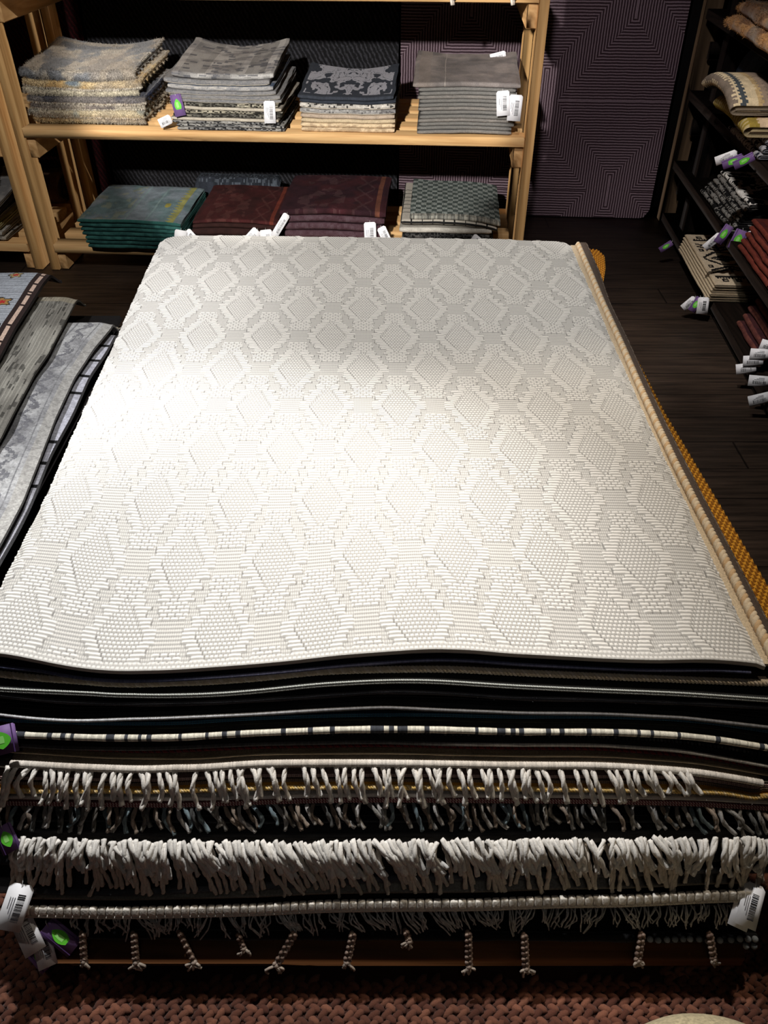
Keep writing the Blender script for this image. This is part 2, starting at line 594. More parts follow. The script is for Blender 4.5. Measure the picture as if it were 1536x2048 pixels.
def build_top_rug():
    cw, rh = .0083, .0092
    W = 1.40; ncol = int(round(W / cw)); L = 1.98; nrow = int(round(L / rh))
    SX, SY = 6, 4
    nx, ny = ncol * SX + 1, nrow * SY + 1
    u = np.linspace(0, 1, nx); v = np.linspace(0, 1, ny)
    fx, fy = curve_px(FRONT, -50, 1540, nx, 14)
    E = FP(fx, fy, .012)
    yf = E[:, 1]; zf = E[:, 2]
    bx, by = curve_px([(325, 474), (345, 465), (400, 462), (700, 466), (1000, 470), (1110, 474), (1136, 480)], 325, 1136, nx, 6)
    yb = on_z(bx, by, Z_TOP)[:, 1]
    Yg = yf[None] * (1 - v[:, None]) + yb[None] * v[:, None]
    xl = np.interp(Yg, pl[::-1, 1], pl[::-1, 0]); xr = np.interp(Yg, pr[::-1, 1], pr[::-1, 0])
    xl = xl - .0 + .003 * (vn(Yg * 9, 0 * Yg, 5) - .5); xr = xr + .006 * (vn(Yg * 8, 0 * Yg, 9) - .5)
    Xg = xl * (1 - u[None]) + xr * u[None]
    dy = Yg - yf[None]
    bl = 1 - sstep(.95, 1.4, Yg)
    Zg = Z_TOP * (1 - bl) + zf[None] * bl
    Zg = Zg + .006 * (fbm(Xg * 4, Yg * 4, 3) - .5) + .005 * (fbm(Xg * 11, Yg * 9, 8) - .5) * sstep(.2, .6, Xg) * (1 - sstep(1.0, 1.9, Yg))
    dback = yb[None] - Yg
    Zg = Zg - .03 * (1 - sstep(0, .06, dback)) ** 2
    Zg = Zg - .006 * (1 - sstep(0, .02, (u[None]) * W)) - .006 * (1 - sstep(0, .02, (1 - u[None]) * W))
    # weave design in stitch units
    ci = u[None] * ncol + 0 * v[:, None]; rj = v[:, None] * nrow + 0 * u[None]
    row = np.floor(np.minimum(rj, nrow - .001)); fr = rj - row - .5
    PX, PY = 22.0, 40.0
    CO = 7.4

    def off(c, r):
        a = (c - CO + PX / 2) % PX - PX / 2; b = (r - 8 + PY / 2) % PY - PY / 2
        a2 = (c - CO + PX) % PX - PX / 2; b2 = (r - 8 + PY) % PY - PY / 2
        t1 = np.abs(a) / 5.0 + np.abs(b) / 10.8; t2 = np.abs(a2) / 5.0 + np.abs(b2) / 10.8
        f = t1 < t2
        return np.where(f, a, a2), np.where(f, b, b2)

    a, bb = off(ci, row + .5)
    half = np.maximum(0, 5.2 * (1 - np.abs(bb) / 10.8))
    # brick weave (default inside diamonds)
    sh = (row % 2) * .5
    bf = (ci + sh) - np.floor(ci + sh) - .5
    brick = (1 - np.abs(2 * bf) ** 3) * (1 - np.abs(2 * fr) ** 3)
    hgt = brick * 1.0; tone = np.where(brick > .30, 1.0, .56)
    # floats along both flanks of each diamond
    step = np.floor((np.abs(bb) + .5) / 3.0); sub = (np.abs(bb) + .5) / 3.0 - step
    flen = 2.4 + 1.9 * sub + .7 * (h2(row, step, 2) > .5)
    d_out = np.abs(a) - half
    isf = (d_out > 0) & (d_out < flen)
    q = np.clip((d_out / np.maximum(flen, .1) - .5) * 2, -1, 1)
    fl = (1 - np.abs(q) ** 6) * (1 - np.abs(2 * fr) ** 2.5)
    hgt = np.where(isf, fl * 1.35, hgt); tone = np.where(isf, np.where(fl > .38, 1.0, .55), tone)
    # fine grey ribs in the leftover steps
    iso = d_out >= flen
    bf2 = (ci * 2) % 1 - .5
    rib = (1 - np.abs(2 * bf2) ** 2) * (1 - np.abs(2 * fr) ** 2)
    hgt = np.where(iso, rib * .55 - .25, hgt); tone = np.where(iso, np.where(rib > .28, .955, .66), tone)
    # square ribbed blocks between neighbouring diamonds of one row
    ba = np.minimum(np.abs((ci - CO) % PX - PX / 2) + 100 * (np.abs((row + .5 - 8 + PY / 2) % PY - PY / 2) > 3.6),
                    np.abs((ci - CO + PX / 2) % PX - PX / 2) + 100 * (np.abs((row + .5 - 8) % PY - PY / 2) > 3.6))
    isb = ba < 2.9
    rib2 = (1 - np.abs(2 * bf2) ** 2 * .7) * (1 - np.abs(2 * fr) ** 2)
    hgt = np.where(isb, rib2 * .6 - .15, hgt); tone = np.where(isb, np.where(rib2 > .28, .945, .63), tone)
    # little bow ties over and under the blocks
    bv = np.minimum(np.where(np.abs((ci - CO) % PX - PX / 2) < 3, np.abs(np.abs((row + .5 - 8 + PY / 2) % PY - PY / 2) - 6), 99),
                    np.where(np.abs((ci - CO + PX / 2) % PX - PX / 2) < 3, np.abs(np.abs((row + .5 - 8) % PY - PY / 2) - 6), 99))
    isw = (bv < 2.1) & ~isb & iso
    bf3 = (ci * .55 + (row % 2) * .5) % 1 - .5
    wv = (1 - np.abs(2 * bf3) ** 5) * (1 - np.abs(2 * fr) ** 2.5)
    isw |= (np.abs(bb) > 10.2) & (np.abs(a) < 2.8 - .25 * (13 - np.abs(bb))) & ~isb
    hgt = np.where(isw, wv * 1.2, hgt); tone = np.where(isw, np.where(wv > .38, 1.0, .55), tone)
    # plain hem
    hem = (rj < 1.6) | (rj > nrow - 1.6)
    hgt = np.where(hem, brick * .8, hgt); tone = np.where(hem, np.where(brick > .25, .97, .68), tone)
    hgt = hgt * (.85 + .3 * h2(np.floor(ci), row, 4))
    Zg = Zg + hgt * .0021
    Xg = Xg + .0008 * (vn(ci * .8, rj * .8, 1) - .5)
    P = np.stack([Xg, Yg, Zg], -1)
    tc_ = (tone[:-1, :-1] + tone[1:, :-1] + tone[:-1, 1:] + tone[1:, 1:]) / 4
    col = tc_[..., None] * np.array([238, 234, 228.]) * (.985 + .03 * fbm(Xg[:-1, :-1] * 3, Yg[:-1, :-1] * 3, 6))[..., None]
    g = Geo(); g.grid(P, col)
    # skirt and underside
    ring = np.concatenate([P[0, :], P[1:, -1], P[-1, -2::-1], P[-2:0:-1, 0]])
    lo = ring - np.array([0, 0, .009])
    g.grid(np.stack([lo, ring], 0), np.array([205, 200, 192.]), wrap=True)
    bt = P[::40, ::40] - np.array([0, 0, .0095])
    g.grid(bt[:, ::-1], np.array([180, 176, 170.]))
    o = top('area_rug', g, M_COTTON, 'large ivory rug woven with stepped diamonds, on top of the centre pile', 'rug', 'rugs of the centre pile')
    return o


TOP = build_top_rug()
_fx, _fy = curve_px(FRONT, -50, 1540, 200, 6)
_E = FP(_fx, _fy, .0)
PREV.update(x=np.linspace(-1.3, 1.3, 400), r=.0085)
PREV['s'] = np.interp(PREV['x'], _E[:, 0], (_E - np.array([0, PA[0], PA[1]])) @ TD)

SAND = (196, 186, 174)


def nz(x, sc, s):
    return vn(np.asarray(x) * sc, 0 * np.asarray(x), s)


def layer(pts, r, style, body, edge, label, x0=-60, x1=1600, yb=None, xl_px=None, mat=None, seed=0, edge_name='binding', thick=None, rf=None, out=0.0):
    """one rug of the pile: body slab plus its finished front edge"""
    n = 150
    xs, ys = curve_px(pts, x0, x1, n, 3)
    E = FP(xs, ys - out * 450)
    # keep clear of the rug above: never closer along the face than both edge radii allow
    P0 = np.array([0, PA[0], PA[1]])
    s_ = (E - P0) @ TD
    sp_ = np.interp(E[:, 0], PREV['x'], PREV['s'])
    sn = np.maximum(s_, sp_ + 1.14 * PREV['r'] + .85 * r)
    E = E + TD * (sn - s_)[:, None]
    r = min(r, float((sn - sp_).min()) / 1.14 - PREV['r'])
    full = np.maximum(PREV['s'], np.interp(PREV['x'], E[:, 0], sn, left=-9, right=-9))
    PREV.update(s=full, r=r)
    E[:, 1] -= out / .89        # this rug sticks out a little further
    t = r * .5
    yb = yb or (Y_BACK - .03 - .02 * random.random())
    zb = np.interp(np.linspace(-.5, .5, 40), E[:, 0], E[:, 2]).mean()
    prof = [0.0, .02, .04, .06, .1, .15, .2, .25, .3, .4, .5, .6, .7, .8, .9, 1.0]
    rows_t, rows_b = [], []
    for f in prof:
        y = E[:, 1] + .003 + (yb - E[:, 1]) * f
        w = sstep(1.0, 1.5, y)
        lim = np.interp(y, pr[::-1, 1], pr[::-1, 0]) - .03
        X_ = np.where(y > .98, np.minimum(E[:, 0], lim), E[:, 0])
        X_ = E[0, 0] + (E[:, 0] - E[0, 0]) * ((X_[-1] - E[0, 0]) / (E[-1, 0] - E[0, 0]))
        z = np.interp(X_, E[:, 0], E[:, 2]) * (1 - w) + zb * w
        rows_t.append(np.stack([X_, y, z + t], -1)); rows_b.append(np.stack([X_, y, z - t], -1))
    nose = []
    for k in range(1, 6):
        a = -math.pi / 2 + k * math.pi / 6
        nose.append(np.stack([E[:, 0], E[:, 1] + .003 - t * math.cos(a) * .8, E[:, 2] + t * math.sin(a)], -1))
    G = np.stack(rows_b[::-1] + nose + rows_t, 0)
    body = np.asarray(body, float)
    sh = (G.shape[0] - 1, n - 1)
    cc = body[None, None] * (.8 + .4 * fbm(np.tile(np.arange(n - 1) * .21, (sh[0], 1)), np.tile(np.arange(sh[0])[:, None] * .7, (1, n - 1)), seed))[..., None]
    g = Geo(); g.grid(G, cc)
    # close the two ends and the back
    m_ = G.shape[0]
    n0 = 0
    g.f.append(np.array([[k * n for k in range(m_)]])); g.c.append(body[None])
    g.f.append(np.array([[k * n + n - 1 for k in range(m_)][::-1]])); g.c.append(body[None])
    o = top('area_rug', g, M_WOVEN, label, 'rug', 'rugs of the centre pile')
    e = Geo()
    P = E + ND * (.25 * r)
    P = resample(P, .004)
    edge = [np.asarray(c, float) for c in (edge if isinstance(edge[0], (list, tuple, np.ndarray)) else [edge])]
    L = arclen(P)
    if style == 'roll':        # thread-whipped roll
        P = resample(P, .0022); L = arclen(P)
        rr = r * (.95 + .05 * np.sin(L / .0052 * 2 * math.pi)) * (1 + .1 * (vn(L * 14, 0 * L, seed) - .5))
        tt = vn(L * 9, 0 * L, seed + 2) if len(edge) > 1 else 0 * L
        if rf is not None:
            tt = rf((P[:, 0]))
        cc = mix(edge[0], edge[-1], np.clip(tt * 1.6 - .3, 0, 1)) * (.9 + .16 * h2(np.floor(L / .0026), 0, seed))[:, None]
        e.tube(P, rr, cc, 8)
    elif style == 'rope':
        e.rope(P, r, edge[0], 3, r * 3.4, 6, edge[-1])
    elif style == 'cords':     # two thin cords side by side
        for k, s in enumerate((-1, 1)):
            e.rope(P + TD * s * r * .55, r * .6, edge[0], 2, r * 1.3, 5, edge[-1], res=.0015)
    elif style == 'beads':
        P = resample(P, r * 1.75)
        N_ = len(P)
        ax = np.tile(np.eye(3) * r, (N_, 1, 1)) * (np.array([.8, .9, .9])[None, None]) * rng.uniform(.75, 1.0, (N_, 1, 1))
        e.blobs(P + rng.normal(0, r * .05, (N_, 3)), ax, mix(edge[0], edge[-1], rng.random(N_)), 7, 4)
    elif style == 'soft':
        L = arclen(P)
        rr = r * (.85 + .25 * (vn(L * 22, 0 * L, seed) - .5))
        cc = mix(edge[0], edge[-1], vn(L * 30, 0 * L, seed + 4))
        e.tube(P, rr, cc, 7)
        k = rng.integers(0, len(P), 900)
        e.tufts(P[k] + ND * r * .6 + rng.normal(0, r * .3, (900, 3)), np.tile(ND, (900, 1)), r * .35, .0006, cc[k])
    elif style == 'blocks':    # cream edge with dark woven blocks
        P = resample(P, .003); L = arclen(P)
        rr = r * (1 + .14 * (vn(L * 40, 0 * L, seed) - .5))
        k = h2(np.floor(L / .008), 1, seed) > .72
        e.tube(P, rr, mix(edge[0], edge[-1], k * 1.0) * (.88 + .2 * h2(np.floor(L / .003), 3, seed))[:, None], 8)
    elif style == 'quilt':     # padded squares with a braided trim below
        P = resample(P, .0155)
        N_ = len(P)
        dx = np.gradient(P, axis=0)
        P = P + ND * .028
        dx /= np.linalg.norm(dx, axis=1)[:, None]
        ax = np.stack([dx * .0074, np.tile(TD * r * 1.05, (N_, 1)), np.tile(ND * r * .7, (N_, 1))], 1)
        e.blobs(P, ax, mix(edge[0], edge[0] * .86, rng.random(N_)), 16, 9, .38)
        Q = P + TD * r * 1.5
        e.rope(Q, .004, edge[-1], 3, .012, 5)
    part(edge_name, e, M_YARN, o)
    return o, E, xs, ys


def strand(g, p0, p1, r, col, sag=.006, ply=1, n=9, sides=5, out=.004):
    """one plied yarn lying down the front of the pile from p0 to p1"""
    s = np.linspace(0, 1, n)[:, None]
    side = np.array([rng.normal(0, sag), 0, 0])
    P = p0 + (p1 - p0) * s + side * np.sin(s * math.pi) + ND * (out * np.sin(np.clip(s * 1.4, 0, 1) * math.pi) + .001)
    if ply == 1:
        k = 1 + .07 * np.sin(s[:, 0] * 16 + rng.random() * 6)
        cj = np.asarray(col)[None] * (.94 + .1 * np.sin(s * 23 + rng.random() * 6))
        g.tube(P, r * k * (1 - .12 * (s[:, 0] > .95)), cj, sides + 2)
        return
    T = p1 - p0; L = np.linalg.norm(T); T = T / (L + 1e-9)
    P = resample(P, L / 14)
    A = np.cross(T, ND); A /= np.linalg.norm(A); B = np.cross(T, A)
    ph = np.linspace(0, L / (r * 9) * 2 * math.pi, len(P)) + rng.random() * 6
    for k in range(ply):
        a = ph + k * 2 * math.pi / ply
        g.tube(P + (np.cos(a)[:, None] * A + np.sin(a)[:, None] * B) * r * .30, r * .70, col, sides + 1)


def build_pile():
    R = []
    mm = .00089
    # (control points in the photo's frame of the front edge)
    o, *_ = layer([(-60, 1320), (0, 1330), (230, 1352), (400, 1348), (512, 1340), (640, 1325), (768, 1315), (850, 1312), (1024, 1321), (1200, 1327), (1300, 1332), (1400, 1335), (1498, 1341)],
                  5.0 * mm, 'roll', (30, 30, 40), [(122, 124, 154), (84, 88, 118)], 'thin navy blue rug with whipped edge directly under the ivory top rug', x1=1498, seed=11, out=0.006)
    rope_rug, *_ = layer([(-60, 1340), (0, 1347), (70, 1355), (230, 1366), (400, 1364), (512, 1356), (640, 1342), (768, 1338), (900, 1337), (1024, 1344), (1200, 1352), (1300, 1356), (1400, 1360), (1500, 1364), (1545, 1366)],
                         9.5 * mm, 'rope', (60, 52, 46), [(214, 196, 170), (226, 210, 190)], 'cream rug with a thick twisted rope edge, second under the ivory rug', x1=1546, seed=12)
    layer([(-60, 1366), (0, 1373), (120, 1378), (300, 1386), (420, 1384), (512, 1377), (640, 1363), (768, 1356), (860, 1356), (1024, 1367), (1200, 1375), (1350, 1381), (1536, 1394), (1600, 1398)],
          6 * mm, 'cords', (40, 40, 40), [(190, 192, 186), (168, 170, 164)], 'pale grey rug edged with a doubled knotted cord below the rope edge', seed=13, out=0.011)
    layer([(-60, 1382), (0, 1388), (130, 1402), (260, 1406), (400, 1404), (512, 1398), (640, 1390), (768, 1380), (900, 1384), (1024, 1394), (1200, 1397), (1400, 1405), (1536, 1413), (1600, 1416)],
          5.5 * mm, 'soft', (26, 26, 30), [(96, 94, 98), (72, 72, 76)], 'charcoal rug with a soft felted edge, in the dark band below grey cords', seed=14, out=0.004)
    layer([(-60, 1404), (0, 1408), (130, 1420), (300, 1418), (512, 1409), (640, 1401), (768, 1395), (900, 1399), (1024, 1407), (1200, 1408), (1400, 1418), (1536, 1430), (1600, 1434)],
          6 * mm, 'soft', (12, 12, 14), [(26, 26, 30), (18, 18, 20)], 'black rug sunk in shadow halfway up the dark band of the pile', seed=15)  # black filler put in for the shade of a gap between two rugs
    layer([(-60, 1416), (0, 1423), (60, 1431), (150, 1437), (300, 1431), (512, 1420), (640, 1412), (768, 1409), (860, 1414), (1024, 1420), (1150, 1418), (1300, 1424), (1400, 1434), (1536, 1450), (1600, 1456)],
          5.5 * mm, 'roll', (50, 50, 52), [(212, 212, 214), (120, 118, 118)], 'grey rug with a rounded bound edge, white at its left end', seed=16, out=0.008, rf=lambda x: sstep(-.45, .1, x))
    layer([(-60, 1432), (0, 1440), (200, 1447), (350, 1447), (512, 1436), (700, 1430), (860, 1429), (1024, 1434), (1200, 1433), (1350, 1438), (1440, 1447), (1536, 1463), (1600, 1470)],
          3.6 * mm, 'cords', (20, 34, 46), [(44, 92, 124), (70, 104, 116)], 'dark teal rug with a fine blue cord along its edge', seed=17)
    layer([(-60, 1440), (0, 1447), (200, 1455), (350, 1455), (512, 1445), (700, 1438), (860, 1438), (1024, 1443), (1200, 1443), (1350, 1448), (1440, 1457), (1536, 1473), (1600, 1480)],
          3.6 * mm, 'soft', (30, 30, 24), [(52, 50, 40), (36, 36, 30)], 'thin dark olive rug squeezed between blue cord and cream patchy edge', seed=18)
    layer([(-60, 1448), (0, 1456), (130, 1465), (300, 1466), (512, 1457), (700, 1450), (860, 1452), (1024, 1456), (1200, 1457), (1350, 1464), (1440, 1474), (1536, 1491), (1600, 1500)],
          9.8 * mm, 'blocks', (60, 58, 54), [(220, 214, 198), (64, 66, 72)], 'cream rug with dark grey blocks woven along its thick edge', seed=19, out=0.008)
    layer([(-60, 1464), (0, 1470), (130, 1478), (300, 1480), (512, 1470), (768, 1465), (1024, 1470), (1200, 1472), (1350, 1482), (1430, 1491), (1536, 1511), (1600, 1520)],
          5.4 * mm, 'beads', (16, 16, 18), [(34, 34, 36), (96, 94, 92)], 'black rug with a pebbly knotted edge under the cream patchy rug', seed=20)
    layer([(-60, 1474), (0, 1480), (130, 1488), (300, 1492), (512, 1481), (768, 1478), (860, 1482), (1024, 1484), (1200, 1484), (1300, 1488), (1400, 1502), (1536, 1527), (1600, 1538)],
          5 * mm, 'roll', (40, 38, 38), [(82, 80, 80), (186, 180, 174)], 'mid grey rug with corded edge, paler towards its right end', seed=21, out=0.009, rf=lambda x: sstep(-.05, .3, x))
    layer([(-60, 1480), (0, 1487), (60, 1490), (200, 1499), (300, 1503), (512, 1493), (768, 1489), (1024, 1495), (1200, 1496), (1400, 1512), (1536, 1537), (1600, 1548)],
          5 * mm, 'rope', (58, 14, 14), [(96, 24, 24), (62, 20, 26)], 'deep red rug with a twisted dark red edge', seed=22)
    layer([(-60, 1495), (0, 1499), (40, 1500), (200, 1511), (400, 1514), (512, 1504), (768, 1502), (1024, 1508), (1200, 1508), (1380, 1520), (1536, 1545), (1600, 1556)],
          3.4 * mm, 'soft', (120, 104, 82), [(196, 178, 148), (170, 150, 122)], 'thin beige rug just above the thick cream roll edge', seed=23, out=0.006)
    layer([(20, 1516), (40, 1518), (150, 1525), (300, 1530), (512, 1518), (640, 1517), (768, 1517), (900, 1519), (1024, 1521), (1200, 1521), (1330, 1522), (1440, 1537), (1520, 1543)],
          10.5 * mm, 'roll', (110, 100, 88), [(214, 206, 196), (196, 186, 174)], 'cream rug with a fat rounded whipped edge, above the white fringe', x0=28, x1=1520, seed=24, out=0.013)
    fr1, E1, xs1, ys1 = layer([(-60, 1524), (0, 1527), (40, 1530), (150, 1537), (300, 1541), (512, 1530), (768, 1529), (1024, 1532), (1200, 1533), (1330, 1534), (1440, 1547), (1600, 1560)],
                              3.5 * mm, 'soft', (70, 66, 62), [(120, 112, 104), (90, 84, 80)], 'rug with bright white cotton fringe of short spaced strands', seed=25, out=0.008, edge_name='hem')
    g = Geo()
    # strands in the photo's frame: groups of x at the root
    roots = [18, 34, 62, 76, 92, 105, 122, 137, 158, 170, 184, 214, 229, 244, 265, 281, 297, 317, 333, 350, 395, 412, 430, 445, 461, 474, 488, 503, 520, 533, 545, 572, 606, 626, 643, 672, 690, 708, 724, 745, 765, 777, 793,
             812, 826, 840, 852, 868, 880, 901, 915, 938, 960, 978, 995, 1012, 1026, 1045, 1058, 1070, 1082, 1118, 1148, 1165, 1182, 1212, 1228, 1248, 1268, 1285, 1300, 1318, 1334, 1352, 1372]
    for rx in roots:
        ry = np.interp(rx, xs1, ys1) + rng.uniform(-2, 3)
        lean = np.interp(rx, [0, 200, 400, 700, 1000, 1400], [-14, -8, 12, 12, 14, 30]) + rng.normal(0, 5)
        ln = rng.uniform(60, 84) - (12 if rx > 1200 else 0)
        strand(g, FP(rx, ry, .013), FP(rx + lean, ry + ln, .023), .0056 * rng.uniform(.85, 1.1), np.array([244, 238, 230.]) * rng.uniform(.94, 1.0), ply=2, out=.009)
    part('fringe', g, M_YARN, fr1)
    layer([(-60, 1545), (0, 1549), (300, 1555), (512, 1545), (768, 1544), (1024, 1547), (1200, 1547), (1400, 1549), (1536, 1556), (1600, 1559)],
          4.2 * mm, 'cords', (90, 70, 66), [(190, 164, 158), (140, 112, 108)], 'dusty pink woven rug edge behind the white fringe, uppermost of those', seed=26, out=0.009)
    layer([(-60, 1555), (0, 1559), (300, 1563), (512, 1554), (768, 1553), (1024, 1556), (1200, 1557), (1400, 1559), (1536, 1566), (1600, 1569)],
          4.2 * mm, 'cords', (70, 56, 46), [(150, 128, 106), (92, 72, 62)], 'brown flecked rug edge behind the white fringe, above the yellow cord', seed=27, out=0.01)
    # ochre rug: wider than the ones above, its right side shows along the pile
    oc_pts = [(-200, 1572), (0, 1572), (380, 1571), (512, 1566), (700, 1564), (900, 1566), (1024, 1568), (1200, 1570), (1400, 1573), (1460, 1576), (1536, 1583), (1800, 1596)]
    ochre, Eo, xo, yo = layer(oc_pts, 7 * mm, 'rope', (176, 122, 40), [(222, 186, 112), (226, 200, 150)], 'ochre yellow rug with a twisted yellow edge, sticking out at the right', x1=1690, seed=28, out=0.014)
    layer([(-60, 1583), (0, 1585), (400, 1589), (640, 1582), (768, 1581), (1024, 1583), (1200, 1584), (1400, 1588), (1600, 1600)],
          5.4 * mm, 'soft', (150, 146, 142), [(224, 218, 212), (196, 188, 184)], 'white woolly rug edge behind the fringe, under the yellow cord', seed=29, out=0.013)
    layer([(-60, 1595), (0, 1597), (340, 1602), (512, 1596), (640, 1592), (768, 1591), (900, 1592), (1024, 1593), (1200, 1594), (1400, 1599), (1600, 1612)],
          4.6 * mm, 'cords', (100, 60, 60), [(206, 176, 172), (124, 58, 62)], 'thin red and white flecked rug above the grey twisted fringe', seed=30, out=0.013)
    fr2, E2, xs2, ys2 = layer([(-60, 1606), (0, 1608), (340, 1613), (512, 1608), (768, 1604), (1024, 1605), (1200, 1606), (1400, 1611), (1600, 1624)],
                              5 * mm, 'soft', (24, 24, 26), [(40, 40, 42), (30, 30, 32)], 'dark rug with grey and brown twisted fringe strands', seed=31, edge_name='hem')
    g = Geo()
    pal = [(150, 146, 140), (128, 122, 114), (150, 134, 120), (122, 138, 144), (92, 92, 90), (176, 172, 168)]
    x = -20
    while x < 1540:
        ry = np.interp(x, xs2, ys2) + rng.uniform(-2, 4)
        lean = np.interp(x, [0, 250, 400, 700, 1000, 1500], [-8, -8, 22, 16, 14, 24]) + rng.normal(0, 8)
        strand(g, FP(x, ry, .010), FP(x + lean, ry + rng.uniform(38, 56), .021), .0046, np.array(pal[rng.integers(0, 6)], float) * rng.uniform(.75, 1.05), ply=2, out=.006)
        x += rng.choice([12, 13, 14, 15, 18, 30], p=[.2, .2, .2, .2, .12, .08])
    part('fringe', g, M_YARN, fr2)
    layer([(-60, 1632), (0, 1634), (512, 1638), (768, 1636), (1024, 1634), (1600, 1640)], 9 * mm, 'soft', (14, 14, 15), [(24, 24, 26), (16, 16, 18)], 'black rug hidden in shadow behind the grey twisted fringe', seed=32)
    layer([(-60, 1652), (0, 1656), (160, 1666), (512, 1671), (768, 1670), (1024, 1666), (1600, 1660)], 5.5 * mm, 'soft', (36, 35, 36), [(66, 64, 64), (48, 46, 46)], 'dark grey felt rug edge right above the thick shaggy white fringe', seed=33)
    fr3, E3, xs3, ys3 = layer([(-60, 1668), (0, 1672), (160, 1682), (512, 1686), (768, 1684), (1024, 1680), (1600, 1676)], 6 * mm, 'soft', (90, 86, 82), [(130, 126, 122), (96, 92, 88)],
                              'rug with dense thick off-white shaggy fringe near the bottom', seed=34, edge_name='hem')
    g = Geo()

    def dense(x0, x1, stepx, r, lmin, lmax, base, off, lean0, c0):
        x = x0
        while x < x1:
            ry = np.interp(x, xs3, ys3) + base + rng.uniform(-4, 5)
            gap = (1375 < x < 1440) or (1185 < x < 1205)
            if not gap or rng.random() < .3:
                lean = np.interp(x, [0, 60, 250, 500, 800, 1000, 1150, 1300, 1500], [-12, -18, 18, 36, 40, 26, 24, 20, -14]) * lean0 + 12 * math.sin(x * .035) + rng.normal(0, 8)
                strand(g, FP(x, ry, off), FP(x + lean, ry + rng.uniform(lmin, lmax), off + .007), r * rng.uniform(.82, 1.12), np.array(c0, float) * rng.uniform(.86, 1.0), sag=.007, ply=2, out=.010)
            x += stepx * rng.uniform(.65, 1.35)
    dense(30, 1540, 11.0, .0050, 78, 102, 4, .014, .9, (222, 210, 196))
    dense(40, 1545, 9.3, .0060, 52, 76, -2, .023, 1.0, (238, 234, 228))
    part('fringe', g, M_YARN, fr3)
    layer([(-60, 1716), (512, 1722), (1024, 1714), (1600, 1706)], 14 * mm, 'soft', (20, 20, 21), [(32, 32, 34), (22, 22, 24)], 'black thick rug lying behind the shaggy white fringe', seed=35)
    layer([(-60, 1776), (0, 1778), (130, 1783), (250, 1785), (512, 1772), (768, 1757), (900, 1755), (1100, 1749), (1400, 1740), (1600, 1738)], 8 * mm, 'soft', (48, 48, 50), [(104, 104, 108), (70, 70, 74)],
          'charcoal long-pile rug below the shaggy white fringe', seed=36)
    layer([(30, 1797), (250, 1801), (512, 1795), (640, 1788), (768, 1786), (950, 1785), (1100, 1779), (1250, 1777), (1400, 1769), (1500, 1766)], 9 * mm, 'quilt', (130, 126, 118), [(230, 224, 214), (216, 208, 196)],
          'cream rug with edge of padded squares and a braided trim', x0=34, x1=1500, seed=37)
    fr4, E4, xs4, ys4 = layer([(100, 1822), (512, 1820), (800, 1814), (1100, 1810), (1300, 1806), (1480, 1802)], 9 * mm, 'soft', (22, 22, 23), [(36, 36, 38), (24, 24, 26)],
                              'black rug with thin grey thread fringe, lowest fringed rug but one', x0=110, x1=1478, seed=38, edge_name='hem')
    g = Geo()
    x = 150
    while x < 1462:
        k = rng.integers(3, 7); lean = np.interp(x, [150, 500, 850, 1000, 1460], [-6, 12, 26, -8, 8]) + rng.normal(0, 12)
        ln = rng.uniform(30, 50)
        for j in range(k):
            xx = x + j * 3.6 + rng.normal(0, 1)
            ry = np.interp(xx, xs4, ys4) + 6 + rng.uniform(-3, 3)
            strand(g, FP(xx, ry, .014), FP(xx + lean + rng.normal(0, 2), ry + ln + rng.normal(0, 4), .022), .0015, np.array([205, 205, 202.]) * rng.uniform(.8, 1.05), ply=1, out=.008, sides=4, n=7)
        x += k * 3.6 + rng.uniform(3, 11)
    part('fringe', g, M_YARN, fr4)
    last, E5, xs5, ys5 = layer([(90, 1866), (512, 1868), (800, 1868), (1024, 1870), (1300, 1872), (1510, 1874)], 12 * mm, 'soft', (14, 14, 15), [(28, 28, 30), (18, 18, 20)],
                               'bottom rug of the pile, black with braided tassels and grey bobbles', x0=96, x1=1512, seed=39, edge_name='hem')
    # grey bobbles at the right end
    c = []
    for x in (1300, 1316, 1334, 1350, 1366, 1380, 1398, 1416, 1440, 1462, 1480, 1496, 1510):
        c.append(FP(x, 1880 + rng.uniform(-3, 3), .014))
    for x in (1492, 1508):
        c.append(FP(x, 1892, .014))
    g = Geo(); g.blobs(c, np.eye(3) * .0062, mix((116, 124, 132), (150, 158, 166), rng.random(len(c))), 9, 6)
    part('bobbles', g, M_YARN, last)
    # braided tassels hanging on the timber
    for (x0, y0, x1, y1) in ((165, 1868, 168, 1922), (268, 1868, 272, 1924), (360, 1866, 388, 1924), (478, 1872, 487, 1896), (588, 1868, 553, 1930), (706, 1868, 694, 1924), (812, 1862, 818, 1882), (937, 1866, 938, 1932),
                             (1049, 1870, 1052, 1936), (1284, 1868, 1276, 1920), (1420, 1868, 1428, 1918)):
        g = Geo(); k = max(4, int((y1 - y0) / 5)); C, AX = [], []
        for j in range(k):
            f = j / (k - 1)
            for s in (-1, 1):
                C.append(FP(x0 + (x1 - x0) * f + s * (2.6 + 1.2 * (j % 2)), y0 + (y1 - y0) * f + s * 2, .026 + .003 * ((j + (s > 0)) % 2)))
                AX.append(np.array([[.0040, 0, s * .002], [0, .0042, 0], [-s * .0024, 0, .0056]]))
        col = mix((104, 84, 74), (172, 152, 138), rng.random(len(C)))
        g.blobs(C, np.array(AX), col, 7, 4)
        e0 = FP(x1, y1, .028)
        g.blobs([e0], np.eye(3) * .0068, np.array([160, 144, 132.]), 8, 5)
        for j in range(5):
            p1 = FP(x1 + rng.uniform(-16, 16), y1 + rng.uniform(8, 18), .03)
            strand(g, e0, p1, .0026, np.array([180, 166, 152.]) * rng.uniform(.85, 1.05), ply=1, n=5, out=.002)
        part('tassel', g, M_YARN, last)
